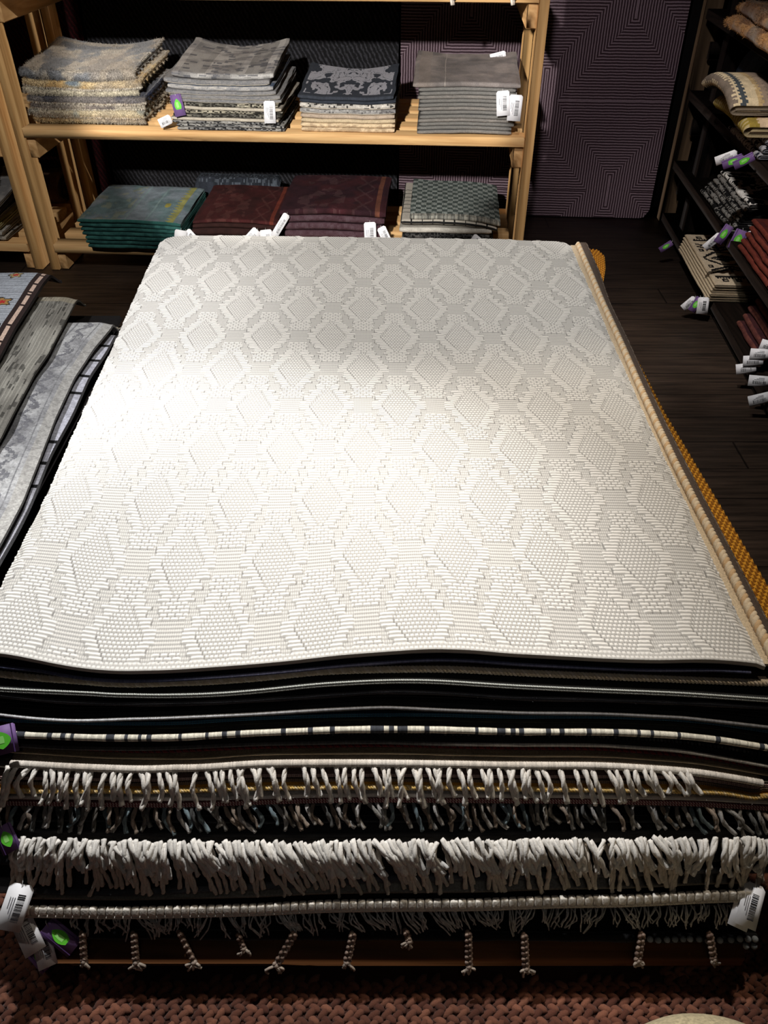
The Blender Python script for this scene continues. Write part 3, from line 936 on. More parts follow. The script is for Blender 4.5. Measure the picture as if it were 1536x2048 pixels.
    # ---- the rope continues along the right side of the second rug
    rp = [(1152, 486), (1178, 546), (1200, 600), (1236, 680), (1272, 764), (1308, 845), (1344, 922), (1388, 1010), (1438, 1105), (1490, 1210), (1546, 1322)]
    rp = np.array(rp, float)
    Pm = on_z(rp[:, 0], rp[:, 1], .618)
    Pm[:, 0] += .007; Pm[:, 2] -= .004
    g = Geo(); g.rope(resample(Pm, .01), .0095, np.array([226, 206, 176.]), 3, .034, 7, np.array([214, 180, 138.]))
    part('binding', g, M_YARN, rope_rug)
    # a strip of that rug between rope and the top rug
    q = Pm.copy(); q[:, 0] -= .026; q[:, 2] -= .004; w_ = Pm.copy(); w_[:, 2] -= .004
    g = Geo(); g.grid(np.stack([q, w_, w_ - [0, 0, .006], q - [0, 0, .006]], 1), np.array([206, 188, 160.]))
    part('border', g, M_WOVEN, rope_rug)
    # ---- grey brown rug showing as a thin line right of the rope
    gp = np.array([(1165, 489), (1190, 546), (1212, 610), (1246, 680), (1283, 764), (1320, 845), (1358, 922), (1403, 1010), (1452, 1105), (1506, 1210), (1562, 1322)], float)
    gp[:, 0] += 6
    Pg = on_z(gp[:, 0], gp[:, 1], .60)
    Pq = Pg.copy(); Pq[:, 0] -= .022
    g = Geo()
    g.grid(np.stack([Pq - [0, 0, .008], Pg - [0, 0, .008], Pg + [.004, 0, 0], Pg + [0, 0, .008], Pq + [0, 0, .008]], 1), np.array([88, 76, 68.]))
    Pr = resample(Pg, .004); Lr = arclen(Pr)
    g.tube(Pr, .007 * (1 + .1 * np.sin(Lr / .009 * 2 * math.pi)), mix((74, 62, 54), (136, 122, 110), h2(np.floor(Lr / .0045), 0, 3)), 7)
    top('area_rug', g, M_WOVEN, 'grey brown rug showing only as a thin line right of the rope edge', 'rug', 'rugs of the centre pile')
    # ---- ochre side strip
    op = np.array([(1196, 500), (1209, 512), (1211, 536), (1206, 570), (1216, 610), (1250, 672), (1292, 752), (1330, 826), (1366, 886), (1404, 950), (1452, 1030), (1536, 1172), (1640, 1345)], float)
    Po = on_z(op[:, 0], op[:, 1], .34)
    Po = resample(Po, .012)
    rows = []
    for f in (0, .25, .5, .75, 1):
        q = Po.copy(); q[:, 0] -= .19 * (1 - f)
        q[:, 2] += .012 * math.cos(f * 1.5) * (1 if f < 1 else .3)
        rows.append(q)
    low = Po.copy(); low[:, 2] -= .018; rows.append(low)
    G = np.stack(rows, 0)
    # finer resampling across for a basket weave
    ff = np.linspace(0, 5, 61); lo_ = np.minimum(ff.astype(int), 4); t = (ff - lo_)[:, None, None]
    Gd = G[lo_] * (1 - t) + G[lo_ + 1] * t
    ii = np.arange(Gd.shape[0])[:, None]; jj = np.arange(Gd.shape[1])[None]
    Gd[..., 2] += .0025 * (((ii // 2 + jj) % 2) * 2 - 1) * (ii < 50)
    cc = mix((206, 146, 48), (120, 72, 18), (((ii // 2 + jj) % 2)[:-1, :-1]) * .9)
    g = Geo(); g.grid(Gd, cc)
    part('border', g, M_WOVEN, ochre, label='ochre basket-woven side of the rug')
    return rope_rug, ochre, fr1, fr2, fr3, fr4, last


rope_rug, ochre, fr1, fr2, fr3, fr4, last = build_pile()

# tags on the front of the pile
hang(fr1, FP(-2, 1452, .03), 8, 'leaf', .05, .05)
hang(fr2, FP(2, 1652, .03), -4, 'leaf', .032, .05)
hang(fr4, FP(46, 1768, .035), 38, 'white', .044, .078)
hang(fr4, FP(36, 1826, .03), -4, 'white', .038, .078)
hang(last, FP(78, 1862, .02), 4, 'white', .034, .066)
hang(last, FP(92, 1850, .026), -28, 'leaf', .036, .07)
hang(last, FP(62, 1888, .012), -18, 'leaf', .036, .056)
t1 = hang(fr4, FP(1512, 1768, .03), -5, 'white', .036, .078)
hang(fr4, FP(1500, 1772, .024), -2, 'white', .034, .078)

# platform under the pile
pt = empty('wooden_platform', (0, 1.75, 0), 'low wooden platform of brown timber carrying the centre rug pile', 'platform')
zt = .098; zb_ = .04
xL = FP(110, 1915)[0]; xR = FP(1485, 1915)[0]
yfB = .648
g = Geo(); g.box((xL, yfB - .020, .058), (xR, yfB + .06, .094), np.array([128.] * 3), bev=.003)
part('front_beam', g, BEAM_X, pt, smooth=False)
g = Geo(); g.box((xL, 2.72, zb_), (xR, 2.78, zt), np.array([128.] * 3), bev=.003)
part('rear_beam', g, BEAM_X, pt, smooth=False)
for xx in (xL + .002, (xL + xR) / 2 - .03, xR - .062):
    g = Geo(); g.box((xx, yfB + .062, zb_), (xx + .06, 2.718, zt - .002), np.array([128.] * 3), bev=.003)
    part('side_beam', g, BEAM_X, pt, smooth=False)
for xx in (xL + .12, 0, xR - .2):
    for yy in (1.0, 1.7, 2.5):
        g = Geo(); g.box((xx, yy, 0), (xx + .09, yy + .09, zb_), np.array([128.] * 3), bev=.003)
        part('foot', g, BEAM_X, pt, smooth=False)
g = Geo(); g.box((xL + .01, yfB + .07, zb_), (xR - .01, 2.70, zt - .004), np.array([90.] * 3))
part('deck', g, BEAM_X, pt, smooth=False)


# ------------------------------------------------------------------ braided rug on the floor
def floor_rug():
    g = Geo()
    x0, x1, y0, y1 = -1.35, 1.3, -.05, .98
    g.box((x0, y0, .001), (x1, y1, .012), np.array([52, 30, 24.]))
    C, AX, cc = [], [], []
    rw = .020; k = 0
    y = y0 + .01
    while y < y1:
        xs = np.arange(x0 + .01, x1, .024)
        xs = xs + .003 * rng.normal(0, 1, len(xs)) * .6
        s = 1 if k % 2 == 0 else -1
        a = s * .62 + rng.normal(0, .1, len(xs))
        ca, sa = np.cos(a), np.sin(a)
        c = np.stack([xs + (k % 2) * .006, np.full(len(xs), y) + rng.normal(0, .0012, len(xs)), np.full(len(xs), .0135)], -1)
        z0 = 0 * ca
        ax = np.stack([np.stack([ca, sa, z0 + .22], -1) * .0155, np.stack([-sa, ca, z0], -1) * .0078, np.stack([z0, z0, z0 + 1], -1) * .0085], 1)
        C.append(c); AX.append(ax)
        cc.append(mix((78, 47, 38), (122, 80, 63), rng.random(len(xs))) * (.8 + .4 * fbm(c[:, 0] * 6, c[:, 1] * 6, 4))[:, None])
        y += rw * .5; k += 1
    C = np.concatenate(C); AX = np.concatenate(AX); cc = np.concatenate(cc)
    vis = ~((C[:, 1] > .62) & (C[:, 0] > -.5) & (C[:, 0] < .55))
    g.blobs(C[vis], AX[vis], cc[vis], 7, 4)
    top('braided_rug', g, M_YARN, 'brown rug of chunky plaited yarn lying on the floor in front of the pile', 'rug')


floor_rug()

PX_, PY_ = .53, .343
# round beige pouf just inside the bottom edge
g = Geo()
pc = np.array([PX_, PY_, .0])
th = np.linspace(0, 2 * math.pi, 73)[:-1]; ph = np.linspace(-.42 * math.pi, .5 * math.pi, 34)
PP = np.stack([pc[0] + .2 * np.cos(ph)[:, None] ** .8 * np.cos(th)[None] * 1.0, pc[1] + .17 * np.cos(ph)[:, None] ** .8 * np.sin(th)[None], (.145 + .125 * np.sin(ph) / 1.0)[:, None] + 0 * th[None]], -1)
PP[..., 2] += .004 * (fbm(PP[..., 0] * 30, PP[..., 1] * 30, 2) - .5)
g.grid(PP, np.array([196, 182, 148.]), wrap=True)
top('pouf', g, M_SOFT, 'rounded beige fabric pouf peeking in at the bottom right on the brown rug', 'pouf')

# ------------------------------------------------------------------ pine shelf units
P_L = on_z(43, 256, .70); P_R = on_z(1050, 275, .70)
SX0, SY0 = (to_room(P_L)[0]), (to_room(P_L)[1] + to_room(P_R)[1]) / 2
SW = to_room(P_R)[0] - SX0
SD = .70
DECKS = (.14, .70, 1.265)


def shelf_unit(ox, label):
    """ox: room x of the inner left edge; posts stand outside it"""
    rt = empty('shelf_rack', room(ox + SW / 2, SY0 + SD / 2, 0), label, 'shelf')
    pw, pd = .045, .095
    for (xx) in (ox - pw, ox + SW):
        for yy in (SY0 + .002, SY0 + SD - pd):
            part('post', rbox((xx, yy, 0), (xx + pw, yy + pd, 2.15), bev=.003), PINE_Z, rt, smooth=False)
    for zd in DECKS:
        for k in range(5):
            y = SY0 + k * (SD - .095) / 4 + (-.006 if k == 0 else 0)
            part('shelf_board', rbox((ox + .001, y, zd - .043), (ox + SW - .001, y + .092, zd), bev=.003), PINE_X, rt, smooth=False)
        for xx in (ox + .001, ox + SW - .046):
            part('cleat', rbox((xx, SY0 + .012, zd - .138), (xx + .045, SY0 + SD - .012, zd - .044), bev=.004), PINE_Y, rt, smooth=False)
    return rt


unit = shelf_unit(SX0, 'pine shelf rack with slatted decks behind the pile, holding eight stacks')
OX2 = SX0 - SW - .135
unit2 = shelf_unit(OX2, 'pine shelf rack at the left picture edge, only its right posts showing')


# ------------------------------------------------------------------ folded rugs
SETTLE = {}


def folded(x0, x1, y0, d, z, h, colf, label, cat='rug', group=None, t=None, sag=0.0, lift=0.0, shag=0, mat=None, nx=60, flip=False, seed=0, rot=0.0, amp=.004, frame=None, sseed=None, bow=0.0, ny=26, skew=0.0, name='folded_rug', bend=0.0):
    """a rug folded once: hairpin section swept across its width; x right, y back, in room axes (or a given frame)"""
    t = t or h * .44
    w = x1 - x0
    r = h / 2
    ri = max(.0008, r - t)
    ys_ = np.linspace(d, r, ny)
    prof, reg = [], []
    for y in ys_: prof.append((y, h)); reg.append(1)
    for k in range(1, 9):
        a = math.pi / 2 + k * math.pi / 9
        prof.append((r + r * math.cos(a), r + r * math.sin(a))); reg.append(2)
    for y in np.linspace(r, d * .985, 10): prof.append((y, 0)); reg.append(3)
    for y in np.linspace(d * .985, r, 6): prof.append((y, t)); reg.append(4)
    for k in range(1, 4):
        a = -math.pi / 2 - k * math.pi / 4
        prof.append((r + ri * math.cos(a), r + ri * math.sin(a))); reg.append(4)
    for y in np.linspace(r, d, 6): prof.append((y, h - t)); reg.append(4)
    prof = np.array(prof); reg = np.array(reg); m = len(prof)
    us = np.linspace(0, 1, nx)
    Y = np.tile(prof[:, 0][:, None], (1, nx)); Zz = np.tile(prof[:, 1][:, None], (1, nx)); X = np.tile((us * w)[None], (m, 1))
    vv = Y / d
    colr = colf
    if flip:
        Y = d - Y
    s = (us - .5)[None] * 2
    # rounded sides
    Zz = (Zz - r) * (1 - .35 * np.maximum(0, np.abs(s) - .93) / .07) + r
    Zoff = sag * (s ** 2 - .35) + lift * (Y / d) * (0.6 + .4 * s ** 2) + bow * (1 - s ** 2) + bend * (-(np.maximum(0, s) ** 2.2))
    Y = Y + amp * 1.6 * (fbm(us[None] * w * 7 + seed, Zz * 0, seed + 5) - .5) * 2
    X = X + amp * (vn(Y * 12, Zz * 0, seed + 9) - .5) * 2 + skew * (Y - d / 2)
    ca, sa = math.cos(rot), math.sin(rot)
    xc, yc = w / 2, d / 2
    X2 = (X - xc) * ca - (Y - yc) * sa + xc; Y2 = (X - xc) * sa + (Y - yc) * ca + yc
    fr = frame or room
    ss = (sum(map(ord, group)) % 97 if group else seed)
    Zoff = Zoff + min(amp, .0045) * (fbm((x0 + X2) * 9, (y0 + Y2) * 5, ss) - .5) * 2
    P = fr(x0 + X2, y0 + Y2, z + Zz + Zoff)
    if any(abs(z - q) < .003 for q in (.7015, .1415, 1.2665, .7315, .3765, .0865, 1.1015)):
        P[..., 2] += max(0.0, z - P[..., 2].min())
    if group:          # settle on whatever of the same stack lies beneath
        acc, tree = SETTLE.get(group, (0.0, None))
        P[..., 2] += acc
        if tree is not None:
            need = 0.0
            for q in P[:, ::2].reshape(-1, 3):
                hit = tree.ray_cast(Vector((q[0], q[1], q[2] + .3)), Vector((0, 0, -1)), .6)[0]
                if hit is not None:
                    need = max(need, hit.z - q[2])
            need = min(need + .0004, .014)
            P[..., 2] += need; acc += need
        vi = np.arange(m * nx).reshape(m, nx)
        qs = np.stack([vi[:-1, :-1], vi[:-1, 1:], vi[1:, 1:], vi[1:, :-1]], -1).reshape(-1, 4)
        SETTLE[group] = (acc, BVHTree.FromPolygons([Vector(p) for p in P.reshape(-1, 3)], qs.tolist()))
    i2 = np.concatenate([np.arange(m), [0]])
    Pw = P[i2]
    um = (us[:-1] + us[1:]) / 2
    ru = np.tile(um[None], (m, 1)); rv = np.tile(((prof[i2[:-1], 0] + prof[i2[1:], 0]) / 2 / d)[:, None], (1, nx - 1))
    rz = np.tile(((prof[i2[:-1], 1] + prof[i2[1:], 1]) / 2 / h)[:, None], (1, nx - 1))
    rg = np.tile(reg[:, None], (1, nx - 1))
    cc = colr(ru, rv, rz, rg, w, d)
    g = Geo()
    g.grid(Pw[::-1], cc[::-1])
    capc = cc[:, :1].reshape(-1, 3).mean(0)
    n0 = 0
    g.f.append(np.array([[(m - k) * nx for k in range(m)]])); g.c.append(capc[None] * .9)
    g.f.append(np.array([[(m - k) * nx + nx - 1 for k in range(m)][::-1]])); g.c.append(capc[None] * .9)
    if shag:
        # tufts on the outside
        Po = P[:ny + 17]; k0 = Po.shape[0]
        a = rng.integers(0, k0 - 1, shag); b = rng.integers(0, nx - 1, shag)
        # favour the front fold
        a = np.where(rng.random(shag) < .5, rng.integers(ny - 2, ny + 9, shag), a)
        fa, fb = rng.random(shag)[:, None], rng.random(shag)[:, None]
        pt_ = (Po[a, b] * (1 - fb) + Po[a, b + 1] * fb) * (1 - fa) + (Po[a + 1, b] * (1 - fb) + Po[a + 1, b + 1] * fb) * fa
        du = Po[a, b + 1] - Po[a, b]; dv = Po[a + 1, b] - Po[a, b]
        N = np.cross(dv, du); N /= np.linalg.norm(N, axis=1)[:, None] + 1e-9
        cen = P.reshape(-1, 3).mean(0)
        sg = np.sign(np.sum(N[:, 2] * (pt_[:, 2] - cen[2]) + N[:, 1] * (pt_[:, 1] - cen[1]) * .2, -1)) if False else None
        ref = np.where(a[:, None] < ny, np.array([[0, -.2, 1.0]]), np.where(a[:, None] < ny + 9, np.array([[0, -1.0, 0.1]]), np.array([[0, -.3, -1.0]])))
        fl_ = np.sum(N * ref, 1) < 0
        N[fl_] *= -1
        g.tufts(pt_, N + [0, 0, -.3], .0095, .0012, np.clip(cc[a, b] * rng.uniform(.9, 1.06, shag)[:, None], 0, 255))
        # side edges
        k = shag // 4
        for e in (0, nx - 1):
            a = rng.integers(0, k0, k)
            g.tufts(Po[a, e], np.tile((1 if e else -1) * U + [0, 0, -.2], (k, 1)), .014, .0011, cc[a % m, min(e, nx - 2)] * rng.uniform(.85, 1.1, k)[:, None])
    return top(name, g, mat or M_WOVEN, label, cat, group), P


ORD = ['topmost', 'second from the top', 'third from the top', 'fourth from the top', 'fifth from the top', 'sixth from the top', 'seventh from the top', 'eighth from the top', 'ninth from the top',
       'tenth from the top', 'eleventh from the top', 'twelfth from the top', 'thirteenth from the top', 'lowest']


def ordn(i, n):
    return 'lowest' if i == n - 1 else ORD[i]


def flat(c, var=.12, sc=40, seed=0, c2=None, fold=None):
    c = np.asarray(c, float)

    def f(u, v, z, rg, w, d):
        n = fbm(u * w * sc, (v * d + z * .03) * sc, seed)
        col = mix(c, c2 if c2 is not None else c, sstep(.4, .6, n)) * (1 - var + 2 * var * n)[..., None]
        if fold is not None:
            k = (rg == 2)[..., None]
            col = np.where(k, mix(np.asarray(fold, float), c, fbm(u * w * 60, z * 3, seed + 3)), col)
        return col
    return f


def speckle(c1, c2, c3, p=.3, seed=0, cell=.006, cy=None):
    cy = cy or cell
    c1, c2, c3 = [np.asarray(k, float) for k in (c1, c2, c3)]

    def f(u, v, z, rg, w, d):
        a = h2(np.floor(u * w / cell + 7 * h2(np.floor((v * d + z * .02) / cy), 0, 1)), np.floor((v * d + z * .02) / cy), seed)
        b = fbm(u * w * 14, v * d * 25, seed)
        col = mix(c1, c2, sstep(.35, .65, b))
        return np.where((a < p * 2 * b)[..., None], c3, col) * (.88 + .24 * h2(np.floor(u * w / cell), np.floor(z * 6), seed + 2))[..., None]
    return f


def base_px(pxl, pyl, pxr, pyr, z):
    a = to_room(on_z(pxl, pyl, z)); b = to_room(on_z(pxr, pyr, z))
    return a[0], b[0], (a[1] + b[1]) / 2


BEIGE = (186, 172, 146); SLATE = (104, 112, 122)


def shaggy_pat(seed, a=BEIGE, b=SLATE, th=.56, gold=True):
    a = np.asarray(a, float); b = np.asarray(b, float)

    def f(u, v, z, rg, w, d):
        x = u * w * 9; y = (v * d) * 9 + z * .3
        n = fbm(x, y, seed)
        n2 = fbm(x * .6 + 5, y * .8, seed + 7)
        c = mix(a, b, sstep(th - .05, th + .05, n))
        c = mix(c, (150, 140, 128), sstep(.5, .7, n2) * .7)
        if gold:
            c = mix(c, (188, 152, 96), sstep(.6, .72, fbm(x * .8, y * .8 + 9, seed + 1)) * .6)
        return c * (.85 + .3 * fbm(x * 8, y * 8, seed + 2))[..., None]
    return f


def white_line(base, frac=.16):
    def f(u, v, z, rg, w, d):
        c = base(u, v, z, rg, w, d)
        return np.where(((rg == 2) & (z < frac))[..., None], np.array([214, 206, 192.]), c)
    return f


GS1 = 'shaggy folded rugs, leftmost upper stack'
sx0, sx1, sy = base_px(74, 247, 286, 252, .70)
z = .7015
s1 = [(.030, shaggy_pat(1, th=.7), 'beige', 0, .02), (.030, white_line(shaggy_pat(2, (178, 166, 140), (150, 150, 140), .6, False)), 'pale beige', -.012, 0), (.026, white_line(shaggy_pat(3, (120, 112, 108), (178, 170, 156), .5, False), .3), 'grey brown', .008, 0.01),
      (.032, white_line(shaggy_pat(4, (44, 46, 58), (34, 38, 58), .5, False), .25), 'navy', .004, .0), (.032, shaggy_pat(5, (186, 178, 158), (96, 108, 120), .72, False), 'cream', -.008, 0.01),
      (.034, white_line(shaggy_pat(6, (184, 164, 128), (112, 122, 130), .66), .25), 'tan', .0, 0), (.040, shaggy_pat(7, (160, 152, 140), (112, 114, 118), .58, False), 'grey blotched', .002, 0.01)]
nS = len(s1)
for i, (h, cf, nm, dx, dy) in enumerate(s1):
    k = i / (nS - 1)
    folded(sx0 + dx, sx1 + dx + (.02 if i % 2 else 0), sy - .004 * i + dy, .50, z, h, cf, f'{nm} shaggy folded rug, {ordn(nS - 1 - i, nS)} in the leftmost upper shelf stack', group=GS1,
           sag=.014 * k, lift=.05 * k, shag=6000, mat=M_SOFT, seed=20 + i, rot=random.uniform(-.03, .03), amp=.005)
    z += h * .95

# upper stack 2: grey flatweaves
GS2 = 'grey flatwoven folded rugs, second upper stack'
sx0, sx1, sy = base_px(352, 262, 565, 267, .70)
z = .7015; S2 = []
hs2 = [.0135] * 4 + [.015, .0135, .0145, .015, .014, .017, .017, .02, .022, .024]
for i, h in enumerate(hs2):
    n = len(hs2); k = i / (n - 1)
    if i in (0, 1, 2): cf = speckle((138, 136, 132), (104, 104, 104), (40, 40, 42), .35, i)
    elif i in (3, 6): cf = flat((158, 150, 138), .15, 60, i, (128, 122, 114), (190, 182, 166))
    elif i in (4, 5, 7): cf = speckle((150, 144, 128), (92, 90, 84), (44, 42, 38), .45, i)
    elif i == 11: cf = flat((110, 112, 118), .2, 50, i, (66, 76, 94), (190, 184, 176))
    elif i == 13: cf = speckle((150, 148, 146), (118, 116, 116), (96, 96, 100), .16, i, .03, .006)
    else: cf = white_line(flat((132, 130, 130), .2, 70, i, (104, 104, 106)), .3)
    dx = random.uniform(-.012, .012) - (.01 if i > 9 else 0)
    o, P = folded(sx0 + dx + (.02 if i == 13 else 0), sx1 + dx - (.02 if i > 10 else 0), sy + random.uniform(0, .008), .48, z, h, cf, f'grey flatwoven folded rug, {ordn(n - 1 - i, n)} in the second upper shelf stack', group=GS2,
                  sag=.012 * k, lift=.06 * k ** 2, seed=40 + i, rot=random.uniform(-.04, .02), amp=.003 + .002 * k)
    S2.append((o, P)); z += h * .95
hang(S2[10][0], S2[10][1][32, 5] + np.array([0, -.012, -.002]), -8, 'leaf', .05, .09)
hang(S2[9][0], S2[9][1][32, 52] + np.array([.01, -.012, .0]), 2, 'white', .052, .092)
hang(S2[1][0], S2[1][1][30, 0] + np.array([-.02, -.004, .03]), 70, 'white', .04, .06)

# upper stack 3
GS3 = 'folded rugs in the third upper stack'
sx0, sx1, sy = base_px(602, 265, 789, 268, .70)
z = .7015


def damask(u, v, z_, rg, w, d):
    x = np.abs(u - .5) * 2; y = v
    n = fbm(x * 5 + .4 * fbm(x * 9, y * 9, 2), y * 6 + 1.5 * x, 5)
    m = (n > .37) & (np.abs(n - .56) > .012) & (u > .04) & (u < .96) & (v > .08) & (rg == 1)
    return np.where(m[..., None], np.array([150, 150, 158.]), np.array([50, 54, 62.]) * (.9 + .2 * fbm(x * 30, y * 30, 3))[..., None])


s3 = [(.019, flat((168, 146, 118), .12, 60, 1, (186, 166, 138)), 'beige'), (.018, flat((176, 154, 126), .12, 60, 2, (192, 172, 142)), 'beige'), (.017, flat((182, 164, 136), .1, 60, 3), 'pale beige'), (.017, flat((164, 148, 132), .12, 60, 4), 'taupe'),
      (.022, white_line(speckle((138, 136, 134), (116, 114, 114), (88, 86, 86), .2, 5), .25), 'grey heathered'), (.022, white_line(speckle((178, 172, 164), (160, 156, 150), (60, 58, 56), .22, 6, .009), .3), 'pale grey nubbly'),
      (.013, flat((44, 48, 56), .2, 40, 7), 'dark navy'), (.016, damask, 'navy and silver damask')]
for i, (h, cf, nm) in enumerate(s3):
    n = len(s3); k = i / (n - 1)
    folded(sx0 + random.uniform(-.004, .004), sx1 + random.uniform(-.004, .004), sy + random.uniform(0, .006), .46, z, h, cf, f'{nm} folded rug, {ordn(n - 1 - i, n)} in the third upper shelf stack', group=GS3,
           sag=.010 * k, lift=.05 * max(0, k - .7) / .3, seed=70 + i, amp=.002 + .002 * k, nx=160 if i == n - 1 else 60, ny=90 if i == n - 1 else 26)
    z += h * .95

# upper stack 4: taupe grey
GS4 = 'taupe grey folded rugs in the right upper stack'
sx0, sx1, sy = base_px(836, 270, 1024, 272, .70)
z = .7015; S4 = []


def faded(u, v, z_, rg, w, d):
    n = fbm(u * w * 14, v * d * 14, 3); q = (fbm(u * w * 5, v * d * 9, 8) > .52)
    c = mix((106, 100, 98), (132, 123, 118), sstep(.47, .57, fbm(u * w * 5, v * d * 9, 8)) * .6 + .4 * sstep(.4, .6, fbm(u * w * 22, v * d * 30, 2)))
    c = np.where(((u < .16) & (u > .05))[..., None], np.array([128, 118, 112.]), c)
    c = np.where((np.abs(u - .3) < .006)[..., None], np.array([140, 132, 126.]), c)
    return c * (.85 + .3 * n)[..., None]


hs4 = [.0155] * 12 + [.021]
for i, h in enumerate(hs4):
    n = len(hs4); k = i / (n - 1)
    cf = faded if i == n - 1 else flat((98, 96, 94), .16, 50, i, (82, 82, 82), (112, 110, 106) if i % 3 else (128, 122, 116))
    dx = random.uniform(-.006, .006)
    o, P = folded(sx0 + dx - (.03 if i == n - 1 else 0), sx1 + dx + (.015 if i == n - 1 else 0), sy + random.uniform(0, .006), .47, z, h, cf,
                  ('taupe grey folded rug with faded pattern' if i == n - 1 else 'plain taupe grey folded rug') + f', {ordn(n - 1 - i, n)} in the right upper shelf stack', group=GS4,
                  lift=.02 * k + (.03 if i == n - 1 else 0), bow=.004, seed=90 + i, amp=.0035, nx=110 if i == n - 1 else 60, ny=50 if i == n - 1 else 26)
    S4.append((o, P)); z += h * .94
hang(S4[11][0], S4[11][1][30, 51] + np.array([.0, -.014, .004]), -6, 'white', .058, .1)
hang(S4[12][0], S4[12][1][6, 92] + np.array([.02, 0, .012]), 76, 'white', .03, .075)
hang(S4[10][0], S4[10][1][30, 57] + np.array([.012, -.012, .006]), 2, 'white', .06, .105)

# lower shelf
ZL = .1415
GL1 = 'teal folded rugs on the lower shelf'
sx0, sx1, sy = base_px(176, 498, 352, 502, .14)
sx1 = sx0 + .50


def teal_pat(u, v, z_, rg, w, d):
    n = fbm(u * w * 30, v * d * 30, 4)
    c = mix((104, 114, 122), (84, 102, 106), sstep(.35, .65, fbm(u * 6, v * 4, 2)))
    m = (fbm(u * w * 22, v * d * 22, 9) > .58) & (u < .42)
    c = np.where(m[..., None], c * .5 + np.array([122, 124, 104.]) * .5, c)
    c = np.where(((np.abs(u - .46) < .012) | (np.abs(u - .66) < .01))[..., None], np.array([104, 122, 124.]), c)
    zig = np.abs(((v * 14) % 1) - .5) * .10
    c = np.where(((u > .84 + zig) & (u < .93))[..., None], np.array([122, 122, 74.]), c)
    c = np.where((((u - .77) / .03) ** 2 + ((v - .45) / .06) ** 2 < 1)[..., None], np.array([126, 120, 60.]), c)
    c = np.where((rg != 1)[..., None], np.array([36, 74, 70.]), c)
    return c * (.8 + .4 * n)[..., None]


z = ZL; L1 = []
for i in range(7):
    o, P = folded(sx0 - .02 * (i > 2) + random.uniform(-.006, .006), sx1 + random.uniform(-.008, .008), sy + random.uniform(0, .006), .5, z, .0195, teal_pat if i == 6 else flat((36, 74, 72), .2, 40, i, (44, 84, 80)),
                  ('teal folded rug with worn floral field and zigzag border' if i == 6 else 'plain teal folded rug') + f', {ordn(6 - i, 7)} in the lower shelf stack', group=GL1, seed=120 + i, amp=.003, bend=.012 * i / 6,
                  lift=.012, nx=110 if i == 6 else 60, ny=70 if i == 6 else 26)
    L1.append((o, P)); z += .0186
hang(L1[5][0], L1[5][1][30, 56] + np.array([.03, -.02, .004]), 14, 'white', .06, .13)
hang(L1[4][0], L1[4][1][30, 56] + np.array([.045, -.012, .014]), -38, 'white', .05, .1)

o, P = folded(SX0 + .62, SX0 + 1.1, SY0 + .565, .11, ZL, .085, speckle((40, 44, 52), (30, 34, 40), (66, 72, 80), .3, 3, .008), 'dark slate basket-weave folded mat behind the teal and maroon stacks', group=None, seed=140, amp=.004, mat=M_WOVEN)
o.scale.z = 1.9


def maroon_pat(a, b, hl, border, s):
    def f(u, v, z_, rg, w, d):
        n = fbm(u * w * 26, v * d * 26, s)
        c = mix(a, b, sstep(.4, .65, fbm(u * 5, v * 5, s + 2)))
        q = np.abs(((v * 3.2) % 1) - .5) * 2; p = np.abs(u - .78) / .09
        m = (np.abs(p - q) < .16) & (p < 1)
        m2 = (fbm(u * w * 18, v * d * 18, s + 4) > .6) & (u < .6) & (u > .15)
        c = np.where((m | m2)[..., None], c * .5 + np.asarray(hl, float) * .5, c)
        c = np.where(((u > .9) & (u < .94))[..., None], np.asarray(border, float), c)
        return c * (.78 + .44 * n)[..., None]
    return f


sx0, sx1, sy = base_px(392, 494, 556, 494, .14)
z = ZL
for i, h in enumerate((.045, .036, .022, .018)):
    folded(sx0 - .02 + .004 * i, sx0 + .43, sy + .01, .5, z, h, maroon_pat((58, 26, 26), (48, 24, 24), (80, 50, 46), (96, 44, 34), 3) if i == 3 else flat((44, 26, 24), .2, 40, i), ('dark maroon folded rug with worn medallion border' if i == 3 else 'plain dark maroon folded rug') + f', {ordn(3 - i, 4)} in the stack beside the teal rugs',
           group='maroon folded rugs on the lower shelf', seed=150 + i, amp=.003, lift=.02, bow=.012 * i / 3, nx=90 if i == 3 else 60, ny=60 if i == 3 else 26)
    if i == 1: mrg = (bpy.context.scene.objects[-1] if False else None)
    z += h
mar_top = [o for o in COL.objects if o.get('label', '').startswith('dark maroon folded')][-1]
pz = room(sx0 + .36, sy, z - .015)
hang(mar_top, pz + np.array([0.01, -.022, -.006]), -4, 'white', .062, .105)
hang(mar_top, pz + np.array([-.03, -.012, -.012]), 48, 'white', .05, .11)

sx0, sx1, sy = base_px(572, 496, 770, 498, .14)
z = ZL; L3 = []
for i, h in enumerate((.04, .038, .036, .034, .03)):
    o, P = folded(sx0 - .006 * i, sx0 + .485 + .006 * i, sy + .01, .5, z, h, maroon_pat((54, 26, 30), (44, 24, 30), (74, 54, 54), (92, 56, 44), 8) if i == 4 else flat((54, 32, 38), .2, 30, i, (44, 28, 34), (86, 70, 76)),
                  ('purple maroon folded rug with worn field and tan stripe' if i == 4 else 'plain plum coloured folded rug') + f', {ordn(4 - i, 5)} in the middle lower stack', group='plum folded rugs on the lower shelf', seed=160 + i, amp=.003, lift=.02, bow=.014 * i / 4, nx=90 if i == 4 else 60,
                  ny=60 if i == 4 else 26)
    L3.append((o, P)); z += h
hang(L3[2][0], L3[2][1][30, 1] + np.array([.02, -.02, .075]), 36, 'white', .036, .13)
hang(L3[3][0], L3[3][1][30, 53] + np.array([-.02, -.024, .01]), -2, 'white', .06, .12)
hang(L3[1][0], L3[1][1][30, 57] + np.array([.01, -.018, .06]), -26, 'white', .045, .1)

